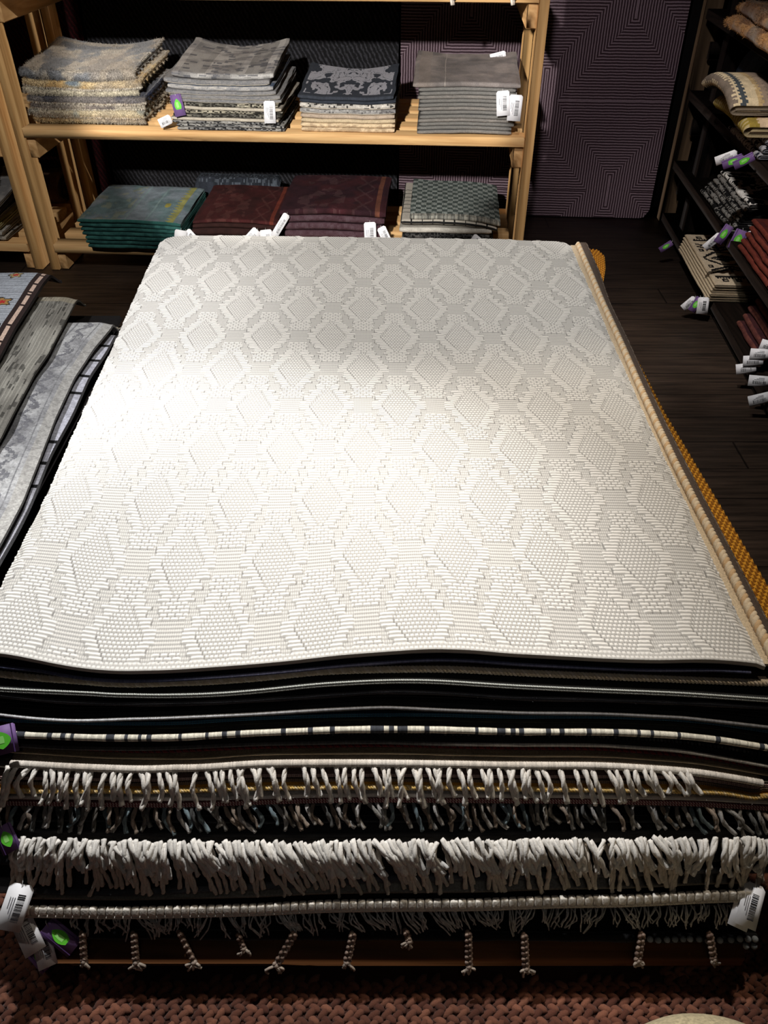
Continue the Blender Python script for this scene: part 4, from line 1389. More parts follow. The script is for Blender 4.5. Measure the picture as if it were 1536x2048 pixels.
sx0, sx1, sy = base_px(806, 492, 1000, 494, .14)
z = ZL


def checker(u, v, z_, rg, w, d):
    k = (np.floor(u * 17) + np.floor(v * 17)) % 2
    c = mix((66, 74, 72), (126, 132, 128), k)
    c = np.where(((v < .07))[..., None], mix((150, 148, 138), (90, 90, 86), h2(np.floor(u * 60), 0, 2)), c)
    return c * (.82 + .36 * h2(np.floor(u * 80), np.floor(v * 70), 3))[..., None]


def blackgrid(u, v, z_, rg, w, d):
    k = (np.abs(((u * 9) % 1) - .5) > .44) | (np.abs(((v * 10) % 1) - .5) > .46)
    return np.where(k[..., None], np.array([30, 30, 30.]), np.array([164, 158, 148.])) * np.ones_like(u)[..., None]


L4 = []
for i, (h, cf, nm, dx, dw) in enumerate(((.034, flat((60, 60, 62), .3, 40, 1, (90, 90, 90)), 'dark grey', -.01, .0), (.022, speckle((90, 88, 86), (50, 50, 50), (20, 20, 20), .4, 4), 'black flecked', 0, -.02),
                                         (.028, flat((150, 146, 138), .1, 40, 3, None, (196, 192, 184)), 'pale grey white-edged', -.02, -.01), (.024, blackgrid, 'cream folded rug with black grid,', -.012, .02), (.020, checker, 'grey green chequered', .03, .03))):
    lab = f'{nm} folded rug, {ordn(4 - i, 5)} in the lower right stack' if 'folded' not in nm else f'{nm} under the chequered rug in the lower right stack'
    o, P = folded(sx0 + dx, sx0 + .46 + dw + (.0), sy + .004 * i, .5, z, h, cf, lab, group='folded rugs in the lower right stack', seed=170 + i, amp=.003, lift=.03, nx=120 if i > 2 else 60, ny=80 if i > 2 else 26,
                  bend=.03 if i > 2 else .0, t=h * .4)
    L4.append((o, P)); z += h * 1.0
hang(L4[1][0], L4[1][1][32, 52] + np.array([-.04, -.03, .02]), -55, 'white', .05, .1)

# small things further back and a rug on the top deck with knotted fringe ends
o, P = folded(SX0 + 1.75, SX0 + 2.32, SY0 + .03, .5, 1.2665, .05, flat((150, 142, 132), .2, 30, 3), 'folded rug on the top deck with knotted cream fringe ends hanging over', seed=181, amp=.003)
for px_ in (905, 1026):
    q = to_room(CAM + ray(px_, 6) * ((SY0 - .03) / (ray(px_, 6) @ V)))
    g = Geo(); zz = np.concatenate([[1.29, 1.288], np.linspace(1.27, q[2] - .008, 5)])
    for s in (-1, 0, 1):
        g.tube(room(q[0] + s * .006 + .004 * np.sin(zz * 90 + s), np.array([SY0 + .05, SY0 - .02] + [SY0 - .024] * 5) + .003 * s, zz), .006, np.array([206, 196, 184.]), 6)
    g.blobs([room(q[0], SY0 - .026, q[2] + .02)], np.diag([.013, .012, .014]), np.array([210, 200, 188.]), 8, 5)
    part('tassel', g, M_YARN, o)

# neighbour rack at the left: a stack and a brown bundle
z = ZL
ncols = [(speckle((160, 150, 136), (120, 114, 108), (60, 58, 58), .2, 1), 'beige'), (flat((176, 170, 160), .15, 40, 2, (140, 136, 130)), 'pale grey'), (flat((158, 152, 104), .2, 30, 3, (176, 170, 150)), 'yellow striped'), (flat((200, 196, 190), .12, 40, 4, (70, 70, 74)), 'whitish'),
         (flat((46, 46, 52), .2, 40, 5), 'charcoal'), (flat((54, 54, 62), .2, 40, 6), 'dark slate'), (flat((48, 48, 54), .2, 40, 7), 'black')]


def ntop(u, v, z_, rg, w, d):
    n = fbm(u * w * 16, v * d * 16, 3)
    c = mix((128, 126, 124), (96, 96, 98), sstep(.4, .6, n))
    x = u - .86 + .3 * (v - .3)
    c = np.where((np.abs(x) < .05)[..., None], np.array([40, 40, 40.]), c)
    c = np.where((np.abs(x + .1) < .05)[..., None], np.array([150, 152, 88.]), c)
    return c


nx1 = to_room(on_z(64, 494, .14))
for i, (cf, nm) in enumerate(ncols + [(ntop, 'grey mottled yellow-banded')]):
    h = (.022, .026, .03, .022, .02, .02, .022, .026)[i]
    folded(OX2 + SW - .62 - .01 * i, OX2 + SW - .06 - .014 * (7 - abs(i - 3)), SY0 + .012 + .006 * (i % 3), .48, z, h, cf, f'{nm} folded rug, {ordn(7 - i, 8)} in the stack at the far left edge', group='folded rugs in the far left stack', seed=190 + i, amp=.004, lift=.06 * i / 7, nx=80 if i == 7 else 50,
           ny=40 if i == 7 else 26)
    z += h
folded(OX2 + SW - .2, OX2 + SW - .02, SY0 + .52, .16, ZL, .17, flat((92, 66, 46), .25, 25, 5, (60, 44, 34)), 'brown folded bundle at the back of the left rack beside its post', seed=205, amp=.006)


# ------------------------------------------------------------------ rugs on the back wall
def wall_rug(x0, x1, y, z0, z1, tilt, mat, label, name='hanging_rug', col=(40, 36, 38), rad=.03):
    nxg, nyg = 60, 80
    X = np.linspace(x0, x1, nxg)[None] + 0 * np.linspace(0, 1, nyg)[:, None]
    Zz = np.linspace(z0, z1, nyg)[:, None] + 0 * X
    Yy = y + tilt * (Zz - z0) / (z1 - z0) + .004 * (fbm(X * 3, Zz * 3, 3) - .5) * 2
    # rounded lower corners
    d0 = np.minimum(X - x0, x1 - X); dz_ = Zz - z0
    c = np.clip(rad - d0, 0, rad)
    Zz = np.maximum(Zz, z0 + rad - np.sqrt(np.maximum(rad ** 2 - c ** 2, 0)))
    Fr = room(X, Yy, Zz); Bk = room(X, Yy + .016, Zz)
    g = Geo(); cc = np.array(col, float)
    g.grid(Fr, cc); g.grid(Bk[:, ::-1], cc)
    ringf = np.concatenate([Fr[0], Fr[1:, -1], Fr[-1, -2::-1], Fr[-2:0:-1, 0]]); ringb = np.concatenate([Bk[0], Bk[1:, -1], Bk[-1, -2::-1], Bk[-2:0:-1, 0]])
    g.grid(np.stack([ringb, ringf], 0), cc, wrap=True)
    return top(name, g, mat, label, 'rug')


def diamond_mat(xc, zc):
    m, n, l, b = nt('plum_striped_pile')
    tc = n.new('ShaderNodeTexCoord'); sx = n.new('ShaderNodeSeparateXYZ'); l.new(tc.outputs['Object'], sx.inputs[0])

    def M_(op, a, bb=None, c=None):
        q = n.new('ShaderNodeMath'); q.operation = op
        for i, s in enumerate((a, bb, c)):
            if s is None: continue
            if isinstance(s, (int, float)): q.inputs[i].default_value = s
            else: l.new(s, q.inputs[i])
        return q.outputs[0]
    no = n.new('ShaderNodeTexNoise'); no.inputs['Scale'].default_value = 18; no.inputs['Detail'].default_value = 4
    l.new(tc.outputs['Object'], no.inputs['Vector'])
    wob = M_('MULTIPLY', M_('SUBTRACT', no.outputs['Fac'], .5), .006)
    X = M_('ADD', M_('ADD', sx.outputs['X'], -xc), wob); Zz = M_('ADD', M_('ADD', sx.outputs['Z'], -zc), wob)
    PXx, PZ = .86, .96
    ax = M_('ABSOLUTE', M_('SUBTRACT', M_('MULTIPLY', M_('FRACT', M_('ADD', M_('DIVIDE', X, PXx), 100.5)), PXx), PXx / 2))
    az = M_('ABSOLUTE', M_('SUBTRACT', M_('MULTIPLY', M_('FRACT', M_('ADD', M_('DIVIDE', Zz, PZ), 100.5)), PZ), PZ / 2))
    t = M_('ADD', M_('DIVIDE', ax, .36), M_('DIVIDE', az, .40))
    band = M_('MULTIPLY', M_('GREATER_THAN', t, 1.0), M_('LESS_THAN', t, 1.55))
    sv = M_('SINE', M_('MULTIPLY', ax, 2 * math.pi / .0145)); sh = M_('SINE', M_('MULTIPLY', az, 2 * math.pi / .0145))
    st = M_('ADD', M_('MULTIPLY', sv, band), M_('MULTIPLY', sh, M_('SUBTRACT', 1.0, band)))
    k = M_('MULTIPLY_ADD', st, .5, .5)
    n2 = n.new('ShaderNodeTexNoise'); n2.inputs['Scale'].default_value = 160; l.new(tc.outputs['Object'], n2.inputs['Vector'])
    k2 = M_('MULTIPLY', k, M_('ADD', M_('MULTIPLY', n2.outputs['Fac'], .9), .5))
    cr = n.new('ShaderNodeValToRGB'); cr.color_ramp.elements[0].position = .2; cr.color_ramp.elements[0].color = (*lin((46, 32, 38)), 1)
    cr.color_ramp.elements[1].position = .85; cr.color_ramp.elements[1].color = (*lin((122, 105, 114)), 1)
    l.new(k2, cr.inputs['Fac']); l.new(cr.outputs['Color'], b.inputs['Base Color'])
    bp = n.new('ShaderNodeBump'); bp.inputs['Strength'].default_value = .7; bp.inputs['Distance'].default_value = .006
    l.new(k2, bp.inputs['Height']); l.new(bp.outputs['Normal'], b.inputs['Normal'])
    return m


def dark_weave(name, c1, c2):
    m, n, l, b = nt(name)
    tc = n.new('ShaderNodeTexCoord'); mp = n.new('ShaderNodeMapping'); mp.inputs['Rotation'].default_value = (0, .5, 0)
    l.new(tc.outputs['Object'], mp.inputs['Vector'])
    w1 = n.new('ShaderNodeTexWave'); w1.inputs['Scale'].default_value = 14; w1.inputs['Distortion'].default_value = 3; w1.inputs['Detail'].default_value = 2; w1.inputs['Detail Scale'].default_value = 3
    l.new(mp.outputs['Vector'], w1.inputs['Vector'])
    no = n.new('ShaderNodeTexNoise'); no.inputs['Scale'].default_value = 90; l.new(tc.outputs['Object'], no.inputs['Vector'])
    mu = n.new('ShaderNodeMath'); mu.operation = 'MULTIPLY'; l.new(w1.outputs['Fac'], mu.inputs[0]); l.new(no.outputs['Fac'], mu.inputs[1])
    cr = n.new('ShaderNodeValToRGB'); cr.color_ramp.elements[0].position = .15; cr.color_ramp.elements[0].color = (*lin(c1), 1); cr.color_ramp.elements[1].position = .6; cr.color_ramp.elements[1].color = (*lin(c2), 1)
    l.new(mu.outputs[0], cr.inputs['Fac']); l.new(cr.outputs['Color'], b.inputs['Base Color'])
    bp = n.new('ShaderNodeBump'); bp.inputs['Strength'].default_value = .8; bp.inputs['Distance'].default_value = .006
    l.new(mu.outputs[0], bp.inputs['Height']); l.new(bp.outputs['Normal'], b.inputs['Normal'])
    return m


def at_depth(px, py, yr):
    d = ray(px, py); t = yr / (d @ V)
    return to_room(CAM + d * t)


YW = 4.93
xa = at_depth(800, 150, YW)[0]; xb = at_depth(1383, 20, YW)[0]
dc = at_depth(1245, 205, YW)
ax_b = room((xa + xb) / 2, YW, 0)
pr_ = wall_rug(xa, xb, YW, .004, 2.35, .10, diamond_mat((dc[0] - (xa + xb) / 2) * 1.0, dc[2] - .004), 'tall plum rug with carved striped diamonds leaning on the back wall', name='leaning_rug', rad=.05)
xc_, xd_ = at_depth(176, 120, YW)[0], xa - .012
wall_rug(xc_, xd_, YW + .02, .004, 2.2, .08, dark_weave('black_chunky_weave', (16, 16, 18), (50, 50, 55)), 'wide black chunky woven rug standing behind the pine shelf rack', name='leaning_rug')
wall_rug(xc_ - .75, xc_ - .02, YW + .01, .004, 2.2, .08, dark_weave('dark_red_pile', (30, 8, 10), (62, 18, 22)), 'dark red rug standing behind the leftmost shelf posts', name='leaning_rug')

# ------------------------------------------------------------------ dark rack on the right
XF = 1.30
rk = empty('display_rack', room(XF + .3, 3.6, 0), 'dark stained wooden rack along the right side, stacked with folded rugs', 'shelf')
RY0, RY1 = 2.62, 4.86
for zz in (.085, .375, .73, 1.10):
    part('shelf_board', rbox((XF, RY0 if zz > .1 else 2.5, zz - .045), (XF + .62, RY1 - .06, zz), bev=.003), DARK_Y, rk, smooth=False)
for yy in (4.50,):
    part('post', rbox((XF + .05, yy, 0), (XF + .12, yy + .09, 2.0), bev=.003), DARK_Z, rk, smooth=False)
part('post', rbox((XF + .1, RY0 + .02, 0), (XF + .17, RY0 + .11, 2.0), bev=.003), DARK_Z, rk, smooth=False)
part('post', rbox((XF + .54, RY0 + .02, 0), (XF + .61, RY0 + .11, 2.0), bev=.003), DARK_Z, rk, smooth=False)
for zz in (.23, .55, .92):
    part('cross_rail', rbox((XF + .06, RY1 - .05, zz - .05), (XF + .62, RY1 - .02, zz + .03), bev=.003), DARK_X, rk, smooth=False)
tp = at_depth(1404, 105, RY1 + .08)
part('post', rbox((tp[0] - .045, RY1 + .04, 0), (tp[0] + .045, RY1 + .1, 2.0), bev=.003), TAN_Z, rk, label='tan upright at the far end', smooth=False)
part('foot', rbox((XF + .02, 2.55, 0), (XF + .6, 4.7, .04), bev=.002), DARK_Y, rk, smooth=False)


# rugs on the right rack; their fold faces the aisle (room -x): frame turns the stack
def aisle(x, y, z_):
    return room(y, -np.asarray(x, float), z_)


def right_rug(ya, yb, xf, d, z, h, cf, label, **kw):
    """folded rug whose fold edge runs along the aisle from ya (near) to yb (far); front at room x = xf"""
    return folded(-yb, -ya, xf, d, z, h, cf, label, frame=aisle, **kw)


# far tan shag on the third deck
z = 1.1015
for i in range(2):
    right_rug(3.42, 4.16, XF - .07 + .02 * i, .44, z, .056, shaggy_pat(31 + i, (176, 132, 84), (120, 84, 54), .5, False), f'tan shaggy folded rug on the upper right rack deck, {("lower", "upper")[i]} of the two', group='tan shaggy rugs at upper right', shag=4200, mat=M_SOFT, seed=220 + i,
              amp=.008)
    z += .057


def band_pat(pal, step, tooth, seed):
    pal = np.array(pal, float)

    def f(u, v, z_, rg, w, d):
        s = v * d + np.where(rg == 2, 1 - z_, 0) * .03 + tooth * (np.floor(u * w / .014) % 2) + .006 * (fbm(u * w * 9, v * 0, seed) - .5)
        return pal[np.clip((s / step).astype(int), 0, len(pal) - 1)] * (.86 + .28 * fbm(u * w * 40, v * d * 40, seed))[..., None]
    return f


CR = (206, 188, 154)
wavy = band_pat([(120, 108, 96), CR, (70, 76, 80), CR, CR, (186, 160, 116), (150, 132, 114), (130, 114, 102), (104, 92, 84), (42, 38, 36), (42, 38, 36), (42, 38, 36), CR, CR, (186, 160, 116), (130, 114, 102)], .022, .007, 2)
wavy2 = band_pat([(178, 160, 116), (148, 128, 58), (148, 128, 58), (214, 188, 154), (214, 188, 154), (206, 180, 146), (44, 38, 36), (44, 38, 36), (44, 38, 36), CR, CR], .020, .008, 4)


def inkpat(a, b, seed, th=.05, sc=9):
    a = np.asarray(a, float); b = np.asarray(b, float)

    def f(u, v, z_, rg, w, d):
        n = fbm(u * w * sc, v * d * sc + z_ * .2, seed); n2 = fbm(u * w * sc * 1.7 + 7, v * d * sc * 1.7, seed + 3)
        m = (np.abs(n - .5) < th * .5) | ((np.abs(n2 - .5) < th * .55) & (n > .55))
        m |= (rg != 1) & (h2(np.floor(u * w / .007), np.floor(z_ * 3 + seed), 2) > .55)
        return np.where(m[..., None], b, a) * (.9 + .2 * h2(np.floor(u * w / .005), np.floor(v * d / .005), 1))[..., None]
    return f


z = .7315
for i in range(3):
    right_rug(3.54, 4.0, XF - .01 + .012 * i, .46, z, .025, inkpat((30, 32, 46), (160, 160, 164), 3 + i, .14, 22), f'navy and white floral folded rug, {ordn(2 - i, 3)} under the cream banded rugs', group='navy rugs on the right rack', seed=230 + i, amp=.003, nx=110, ny=60)
    z += .0255
nv = COL.objects[-1]
o1, P1 = right_rug(3.56, 4.05, XF - .09, .5, z, .058, wavy2, 'cream and mustard folded rug with a toothed band, under the striped cream rug', group='banded rugs on the right rack', seed=234, amp=.004, nx=100, ny=60, bow=.02)
o2, P2 = right_rug(3.62, 4.12, XF - .14, .5, z + .066, .055, wavy, 'cream, grey and black wavy-banded folded rug bulging over the right rack edge', group='banded rugs on the right rack', seed=235, amp=.004, nx=110, ny=60, bow=.05)
right_rug(4.16, 4.44, XF + .1, .3, .7315, .3, flat((70, 82, 96), .2, 20, 2, (54, 64, 78)), 'blue grey folded rug further back behind the banded rugs', seed=236, amp=.006)
nvs = [o for o in COL.objects if 'navy and white floral' in o.get('label', '')]
q = room(XF - .04, 3.56, .745)
hang(nvs[0], q + np.array([-.03, -.02, .0]), 62, 'leaf', .036, .08)
hang(nvs[1], q + np.array([.0, -.05, .015]), 56, 'leaf', .036, .08)
hang(nvs[2], q + np.array([-.05, .0, .01]), 64, 'white', .036, .085)

z = .3765
for i in range(6):
    right_rug(3.66 + .006 * i, 4.24 - .012 * i, XF + .01 + .012 * i, .46, z, .021, inkpat((14, 14, 15), (226, 224, 218), 40, .09, 9) if i == 5 else inkpat((20, 20, 21), (130, 128, 124), 50 + i, .1, 20), ('black folded rug with fine white floral line drawing' if i == 5 else 'black and white flecked folded rug') +
              f', {ordn(5 - i, 6)} in the black right rack stack', group='black rugs on the right rack', seed=240 + i, amp=.004, nx=130 if i == 5 else 90, ny=90 if i == 5 else 30)
    z += .0212
blk = [o for o in COL.objects if 'black right rack stack' in o.get('label', '')]
q = room(XF - .01, 3.66, .41)
hang(blk[3], q + np.array([.0, -.02, .02]), 24, 'leaf', .04, .085)
hang(blk[2], q + np.array([.05, -.05, .01]), 14, 'leaf', .056, .085)
hang(blk[1], q + np.array([-.03, -.02, -.02]), 40, 'white', .034, .085)
hang(blk[0], q + np.array([.10, -.04, .0]), 20, 'white', .034, .085)

z = .3765
for i in range(5):
    right_rug(3.08, 3.50, XF + .006 * i, .44, z, .026, flat((84, 34, 28), .3, 22, i, (58, 24, 24), (120, 60, 46)), f'rust red folded rug, {ordn(4 - i, 5)} in the stack nearest on the right rack', group='rust red rugs on the right rack', seed=250 + i, amp=.005)
    z += .0268


# kilim stack on the lowest deck
def kilim(u, v, z_, rg, w, d):
    q = .0066
    X = (np.floor(u * w / q) + .5) * q - w / 2; Y = (np.floor(v * d / q) + .5) * q
    aX = np.abs(X); b = np.zeros(u.shape, bool)
    # hexagon with a toothed dark heart
    hx = np.maximum(aX / .085, (aX + np.abs(Y - .12) * 1.1) / .125)
    b |= (hx < 1) & (hx > .80)
    hi = aX / .045 + np.abs(Y - .12) / .075
    b |= (hi < 1) & ~((aX < .005) & (np.floor(Y / q) % 2 == 0))
    # forked arrows either side
    for k, t in ((.125, .010), (.155, .009)):
        b |= (np.abs(aX - k - np.abs(Y - .12) * .55 + .03) < t) & (np.abs(Y - .12) < .10)
    b |= (np.abs(Y - .12) < .006) & (aX > .10) & (aX < .17)
    # toothed frame near the ends
    b |= (np.abs(aX - .225) < .008) & (Y < .16)
    b |= (np.abs(aX - .242) < .008) & (Y < .16) & (np.floor(Y / q) % 2 == 0)
    b |= (np.abs(Y - .17) < .012) & (aX > .21) & (aX < .29)
    # small squares
    for (xx, yy) in ((.10, .03), (.10, .215), (.265, .06), (.265, .12), (.28, .26), (.19, .25)):
        b |= (np.maximum(np.abs(aX - xx), np.abs(Y - yy)) < .015) & ~(np.maximum(np.abs(aX - xx), np.abs(Y - yy)) < .004)
    # big hooks further in
    b |= (np.abs(Y - .25 - aX * .5) < .016) & (aX < .16)
    b |= (np.abs(aX - .06) < .012) & (Y > .22) & (Y < .36)
    b |= (np.abs(Y - .33 + aX * .4) < .012) & (aX < .2) & (np.floor(aX / .02) % 2 == 0)
    b |= (np.abs(Y - .40) < .02) & (aX < .25)
    b &= (rg == 1) & (v > .04)
    base = np.array([190, 174, 150.]) * (.9 + .2 * fbm(u * w * 50, v * d * 50, 2))[..., None]
    base = np.where((rg != 1)[..., None], np.array([186, 168, 140.]) * (.86 + .28 * fbm(u * w * 30, z_ * 4, 5))[..., None], base)
    return np.where(b[..., None], np.array([22, 20, 20.]), base)


kp = to_room(on_z(1352, 505, .14)); kn = to_room(on_z(1430, 590, .14)); kb = to_room(on_z(1428, 602, .09))
z = .0865; K = []
kx = XF - .035
for i in range(6):
    o, P = right_rug(3.60 - .004 * (i % 3), 4.22, kx + .003 * i, .52, z, .014, kilim if i == 5 else flat((190, 172, 144), .15, 60, i, (168, 150, 124), (204, 188, 160)), ('cream kilim folded rug with black hooked motifs' if i == 5 else 'plain cream folded kilim') + f', {ordn(5 - i, 6)} in the floor-level right stack',
                     group='cream kilims on the right rack', seed=260 + i, amp=.0015, nx=150 if i == 5 else 60, ny=110 if i == 5 else 26)
    K.append((o, P)); z += .0144
q = room(kx - .01, 3.60, .135)
hang(K[3][0], q + np.array([-.012, -.012, -.02]), -6, 'white', .05, .075)
hang(K[2][0], q + np.array([-.025, -.006, -.025]), 22, 'leaf', .036, .07)
hang(K[1][0], q + np.array([-.045, .0, -.03]), 40, 'white', .036, .07)
q = room(kx - .02, 4.22, .14)
hang(K[4][0], q + np.array([-.02, .0, -.01]), 50, 'leaf', .03, .07)

# plum rugs nearest on the lowest deck
z = .0865; M = []
for i in range(4):
    o, P = right_rug(2.98 + .01 * i, 3.36 + .01 * i, XF + .035 + .02 * i, .5, z, .03, flat((66, 34, 36), .25, 30, i, (46, 24, 28), (122, 74, 60)), f'dark plum folded rug, {ordn(3 - i, 4)} in the nearest floor-level right stack', group='plum rugs on the right rack', seed=270 + i, amp=.003)
    M.append((o, P)); z += .031
q = room(XF + .02, 2.98, .17)
for k, (dx, dy, dz, rl) in enumerate(((-.02, 0, 0, 72), (.0, .0, .03, 78), (.02, .0, .055, 84), (.05, 0, .08, 96))):
    hang(M[k][0], q + np.array([dx, -.03, dz - .06]), rl, 'white', .042, .075)
hang(M[0][0], room(XF + .0, 2.76, .1) + np.array([0, -.02, 0]), 64, 'white', .042, .08)
hang(M[0][0], room(XF + .0, 2.80, .13) + np.array([0, -.02, .01]), 84, 'white', .042, .08)


# ------------------------------------------------------------------ pile at the left
def draped(edge, zt, w, thick, colf, label, mat=None, seed=0, ybk=None, nx=60, ny=110, wave=.008, curl=0.0, edgecol=None, edge_r=None):
    """a rug lying on the left pile: edge = list of photo points of its right edge (near to far) at height zt"""
    e = np.array(edge, float)
    P = on_z(e[:, 0], e[:, 1], zt)
    P = P[np.argsort(P[:, 1])]
    ys_ = np.linspace(P[0, 1], P[-1, 1], ny)
    xr = smooth1(np.interp(ys_, P[:, 1], P[:, 0]), 2)
    us = np.linspace(0, 1, nx)
    X = xr[:, None] - w * (1 - us)[None]
    Y = ys_[:, None] + 0 * X
    D = xr[:, None] - X
    Zt = zt + wave * (fbm(X * 5, Y * 5, seed) - .5) * 2 * sstep(.0, .1, D + .03) - curl * (1 - sstep(0, .07, D)) ** 2
    far = ys_[-1] - Y
    Zt = Zt - .05 * (1 - sstep(0, .09, far)) ** 2
    Pt = np.stack([X, Y, Zt], -1); Pb = Pt - [0, 0, thick]
    um = (us[:-1] + us[1:]) / 2
    c = colf(np.tile((w * (1 - um))[None], (ny - 1, 1)), np.tile((ys_[:-1])[:, None], (1, nx - 1)))
    g = Geo(); g.grid(Pt, c); g.grid(Pb[:, ::-1], c[:, ::-1] * .6)
    rt_ = np.concatenate([Pt[0], Pt[1:, -1], Pt[-1, -2::-1], Pt[-2:0:-1, 0]]); rb_ = np.concatenate([Pb[0], Pb[1:, -1], Pb[-1, -2::-1], Pb[-2:0:-1, 0]])
    g.grid(np.stack([rb_, rt_], 0), np.asarray(edgecol if edgecol is not None else c[:, -1].mean(0) * .85, float), wrap=True)
    o = top('area_rug', g, mat or M_WOVEN, label, 'rug', 'rugs of the left pile')
    return o, Pt


def silver(D, Y):
    n = fbm(D * 8, Y * 8, 2); n2 = fbm(D * 90, Y * 90, 5, 2)
    c = mix((168, 168, 168), (138, 138, 140), sstep(.4, .65, n))
    k = (np.abs(D - .085) < .027)
    z_ = (np.abs(((Y * 11) % 1) - .5) * 2 * .045 + .06)
    motif = k & (np.abs(D - z_) < .010) | (k & ((((Y * 11) % 1) - .5) ** 2 * .008 + (D - .085) ** 2 < .00012))
    c = np.where(motif[..., None] & (n2 > .35)[..., None], np.array([112, 112, 116.]), c)
    c = np.where(((np.abs(D - .125) < .003) | (np.abs(D - .045) < .003))[..., None], np.array([124, 124, 126.]), c)
    c = np.where((D < .03)[..., None], np.array([160, 158, 154.]), c)
    return c * (.86 + .28 * n2)[..., None]


def ribbed(D, Y):
    n = fbm(D * 30, Y * 6, 3); a = np.floor(D / .0055); h_ = h2(a, np.floor(Y / .03 + 5 * h2(a, 0, 2)), 4)
    c = mix((150, 147, 138), (116, 113, 106), sstep(.3, .7, n))
    c = c * (.92 + .14 * (a % 2))[..., None]
    c = np.where((h_ < .10 + .16 * sstep(.45, .7, fbm(D * 7, Y * 5, 8)))[..., None], c * .66, c)
    return np.where((Y > 2.8)[..., None], mix(c, (176, 160, 124), .3 * np.ones_like(D)), c)


def floral(D, Y):
    c = np.array([150, 154, 160.]) * (.88 + .22 * (np.floor(Y / .008) % 2) + .1 * fbm(D * 40, Y * 40, 3))[..., None]
    for (dx, yy, r_, col) in ((.10, 2.70, .026, (160, 122, 66)), (.09, 2.50, .032, (166, 126, 72)), (.11, 2.35, .038, (150, 40, 66)), (.12, 2.93, .02, (168, 148, 100)), (.22, 2.80, .022, (160, 124, 74)), (.24, 2.55, .03, (170, 50, 50)), (.28, 2.97, .026, (176, 150, 90)), (.3, 2.68, .034, (150, 40, 66))):
        q = ((D - dx) / 1.0) ** 2 + ((Y - yy) / 1.0) ** 2
        a = np.arctan2(Y - yy, D - dx); rr = r_ * (1 + .25 * np.cos(a * 5))
        c = np.where((q < (rr * 1.25) ** 2)[..., None] & (q > rr ** 2)[..., None], np.array([46, 42, 40.]), c)
        c = np.where((q < rr ** 2)[..., None], np.asarray(col, float), c)
        c = np.where((q < (rr * .45) ** 2)[..., None], np.array([196, 170, 116.]) if col[0] < 160 else np.array([176, 40, 40.]), c)
    k = D < .045
    c = np.where(k[..., None], np.array([44, 30, 28.]), c)
    c = np.where(((np.abs(D - .022) < .006) & (h2(np.floor(Y / .012), 0, 3) > .2))[..., None], np.array([206, 178, 160.]), c)
    bd = Y > 3.02
    c = np.where(bd[..., None], np.array([172, 148, 124.]), c)
    c = np.where((bd & (np.abs(np.sin(D * 60) * .02 + 3.06 - Y) < .008))[..., None], np.array([146, 72, 60.]), c)
    return c


def gridcut(D, Y):
    c = np.ones(D.shape + (3,)) * np.array([182, 182, 192.])
    k = (np.abs(((Y * 18) % 1) - .5) > .44) & (Y > 1.75)
    return np.where(k[..., None], np.array([24, 24, 26.]), c) * (.86 + .28 * fbm(D * 60, Y * 60, 3))[..., None]


draped([(-150, 1390), (0, 1115), (32, 1060), (60, 1005), (100, 905), (142, 830), (178, 750), (212, 700), (238, 652)], .335, .8, .014, gridcut, 'pale grey pile rug scored into blocks along its edge, under the silver rug', seed=4, curl=.004, mat=M_SOFT, wave=.004, edgecol=(120, 120, 126))
si, Ps = draped([(-120, 1290), (0, 1076), (10, 1058), (44, 995), (80, 905), (109, 830), (147, 750), (185, 693), (220, 652), (231, 628)], .375, .62, .009, silver, 'silver grey distressed rug with leafy border on the left pile', seed=6, curl=.010, mat=M_SOFT, wave=.012, nx=160, ny=260)
g = Geo()
far = Ps[-1]
for j in range(100, 160, 1):
    p = far[j]
    g.tube(np.array([p, p + [rng.normal(0, .004), .022, -.006], p + [rng.normal(0, .008), .045, -.025]]), .0016, np.array([168, 158, 140.]) * rng.uniform(.8, 1.05), 4)
part('fringe', g, M_YARN, si)
draped([(-140, 1090), (0, 868), (35, 800), (66, 742), (95, 700), (122, 650), (150, 596), (164, 578)], .42, .5, .008, ribbed, 'grey flatwoven ribbed rug between the floral rug and silver rug', seed=8, curl=.012, wave=.008, nx=120, ny=260)
draped([(-160, 940), (0, 705), (30, 648), (60, 602), (85, 562), (104, 540), (116, 532)], .462, .55, .012, floral, 'light grey rug with small flowers and dark border on top of the left pile', seed=9, curl=.008, wave=.004, nx=170, ny=300, mat=M_SOFT)
for i, (zz, dx, c) in enumerate(((.30, .0, (30, 28, 28)), (.265, .012, (44, 40, 40)), (.23, -.02, (22, 22, 24)), (.195, .01, (36, 32, 30)), (.16, .0, (28, 26, 28)))):
    g = Geo(); xr_ = -1.035 + dx
    g.box((xr_ - 1.2, .5, zz - .024), (xr_, 2.93 - .02 * i, zz), np.array(c, float), bev=.008)
    top('area_rug', g, M_WOVEN, f'dark rug low in the left pile, {ORD[i]} of its dark rugs', 'rug', 'rugs of the left pile')
pt2 = empty('wooden_platform', (-1.6, 1.7, 0), 'low dark platform under the left rug pile', 'platform')
g = Geo(); g.box((-2.2, 1.02, .04), (-1.07, 2.8, .134), np.array([60.] * 3), bev=.004); part('deck', g, BEAM_X, pt2, smooth=False)
for xx in (-2.1, -1.25):
    for yy in (1.1, 2.5):
        g = Geo(); g.box((xx, yy, 0), (xx + .1, yy + .1, .04), np.array([60.] * 3)); part('foot', g, BEAM_X, pt2, smooth=False)

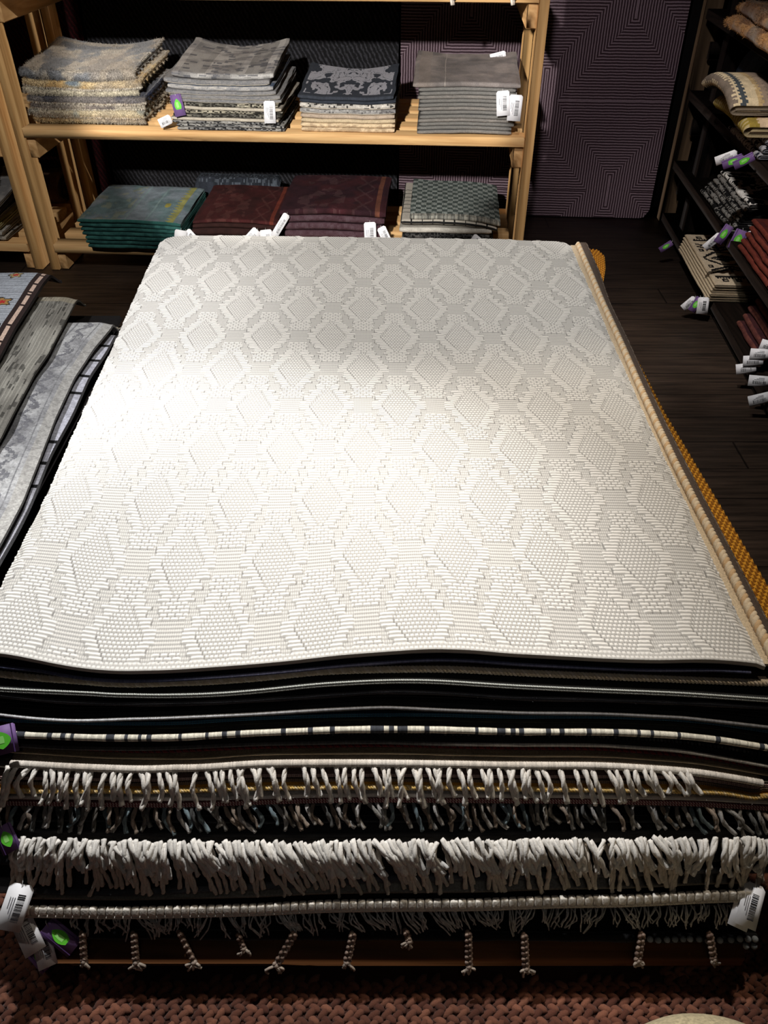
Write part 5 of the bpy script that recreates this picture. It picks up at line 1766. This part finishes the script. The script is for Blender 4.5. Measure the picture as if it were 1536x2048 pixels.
# ------------------------------------------------------------------ light
def spot(name, loc, target, power, size_deg, blend, col, radius=.04):
    d = bpy.data.lights.new(name, 'SPOT'); d.energy = power; d.spot_size = math.radians(size_deg); d.spot_blend = blend; d.color = col; d.shadow_soft_size = radius
    o = bpy.data.objects.new(name, d); COL.objects.link(o); o.location = loc
    v = Vector(target) - Vector(loc); o.rotation_euler = v.to_track_quat('-Z', 'Y').to_euler()
    return o


spot('pile_spot', (-.55, 1.78, 2.75), (-.46, .96, .5), 285, 60, .8, (1.0, .99, .97), .035)
spot('warm_spot', (.95, 1.66, 2.75), (.55, 1.15, .5), 75, 54, .8, (1.0, .86, .68), .04)
spot('far_spot', (-.1, 2.3, 2.8), (.1, 2.45, .6), 150, 76, .9, (1.0, .97, .93), .05)
spot('front_fill', (.1, -.5, 2.85), (.0, .86, .56), 9, 36, .8, (1.0, .95, .9), .3)
spot('shelf_spot', (-.75, -.2, 2.52), (-.42, 4.1, 1.12), 1350, 28.5, .25, (1.0, .96, .90), .05)
spot('shelf_side_fill', (-1.9, 1.6, 2.7), (-1.85, 4.1, .7), 190, 34, .6, (1.0, .96, .90), .05)  # added fill, carries the shelf light on to the left posts
spot('plum_spot', (.1, 1.2, 2.6), (1.15, 4.9, .7), 190, 26, .8, (1.0, .93, .93), .05)
spot('rack_spot', (.35, 2.3, 2.7), (1.35, 3.6, .3), 190, 44, .8, (1.0, .93, .88), .05)
spot('left_spot', (-1.35, 1.6, 2.8), (-1.25, 2.2, .4), 210, 54, .8, (.98, .98, 1.0), .06)
spot('aisle_spot', (-1.1, .6, 2.8), (-1.05, .36, 0), 40, 26, .8, (1.0, .9, .82), .05)

w = bpy.data.worlds.new('world'); S.world = w; w.use_nodes = True
w.node_tree.nodes['Background'].inputs['Color'].default_value = (.9, .92, 1.0, 1)
w.node_tree.nodes['Background'].inputs['Strength'].default_value = .03
S.view_settings.view_transform = 'Standard'
S.view_settings.look = 'None'
S.view_settings.exposure = 0
S.view_settings.gamma = 1
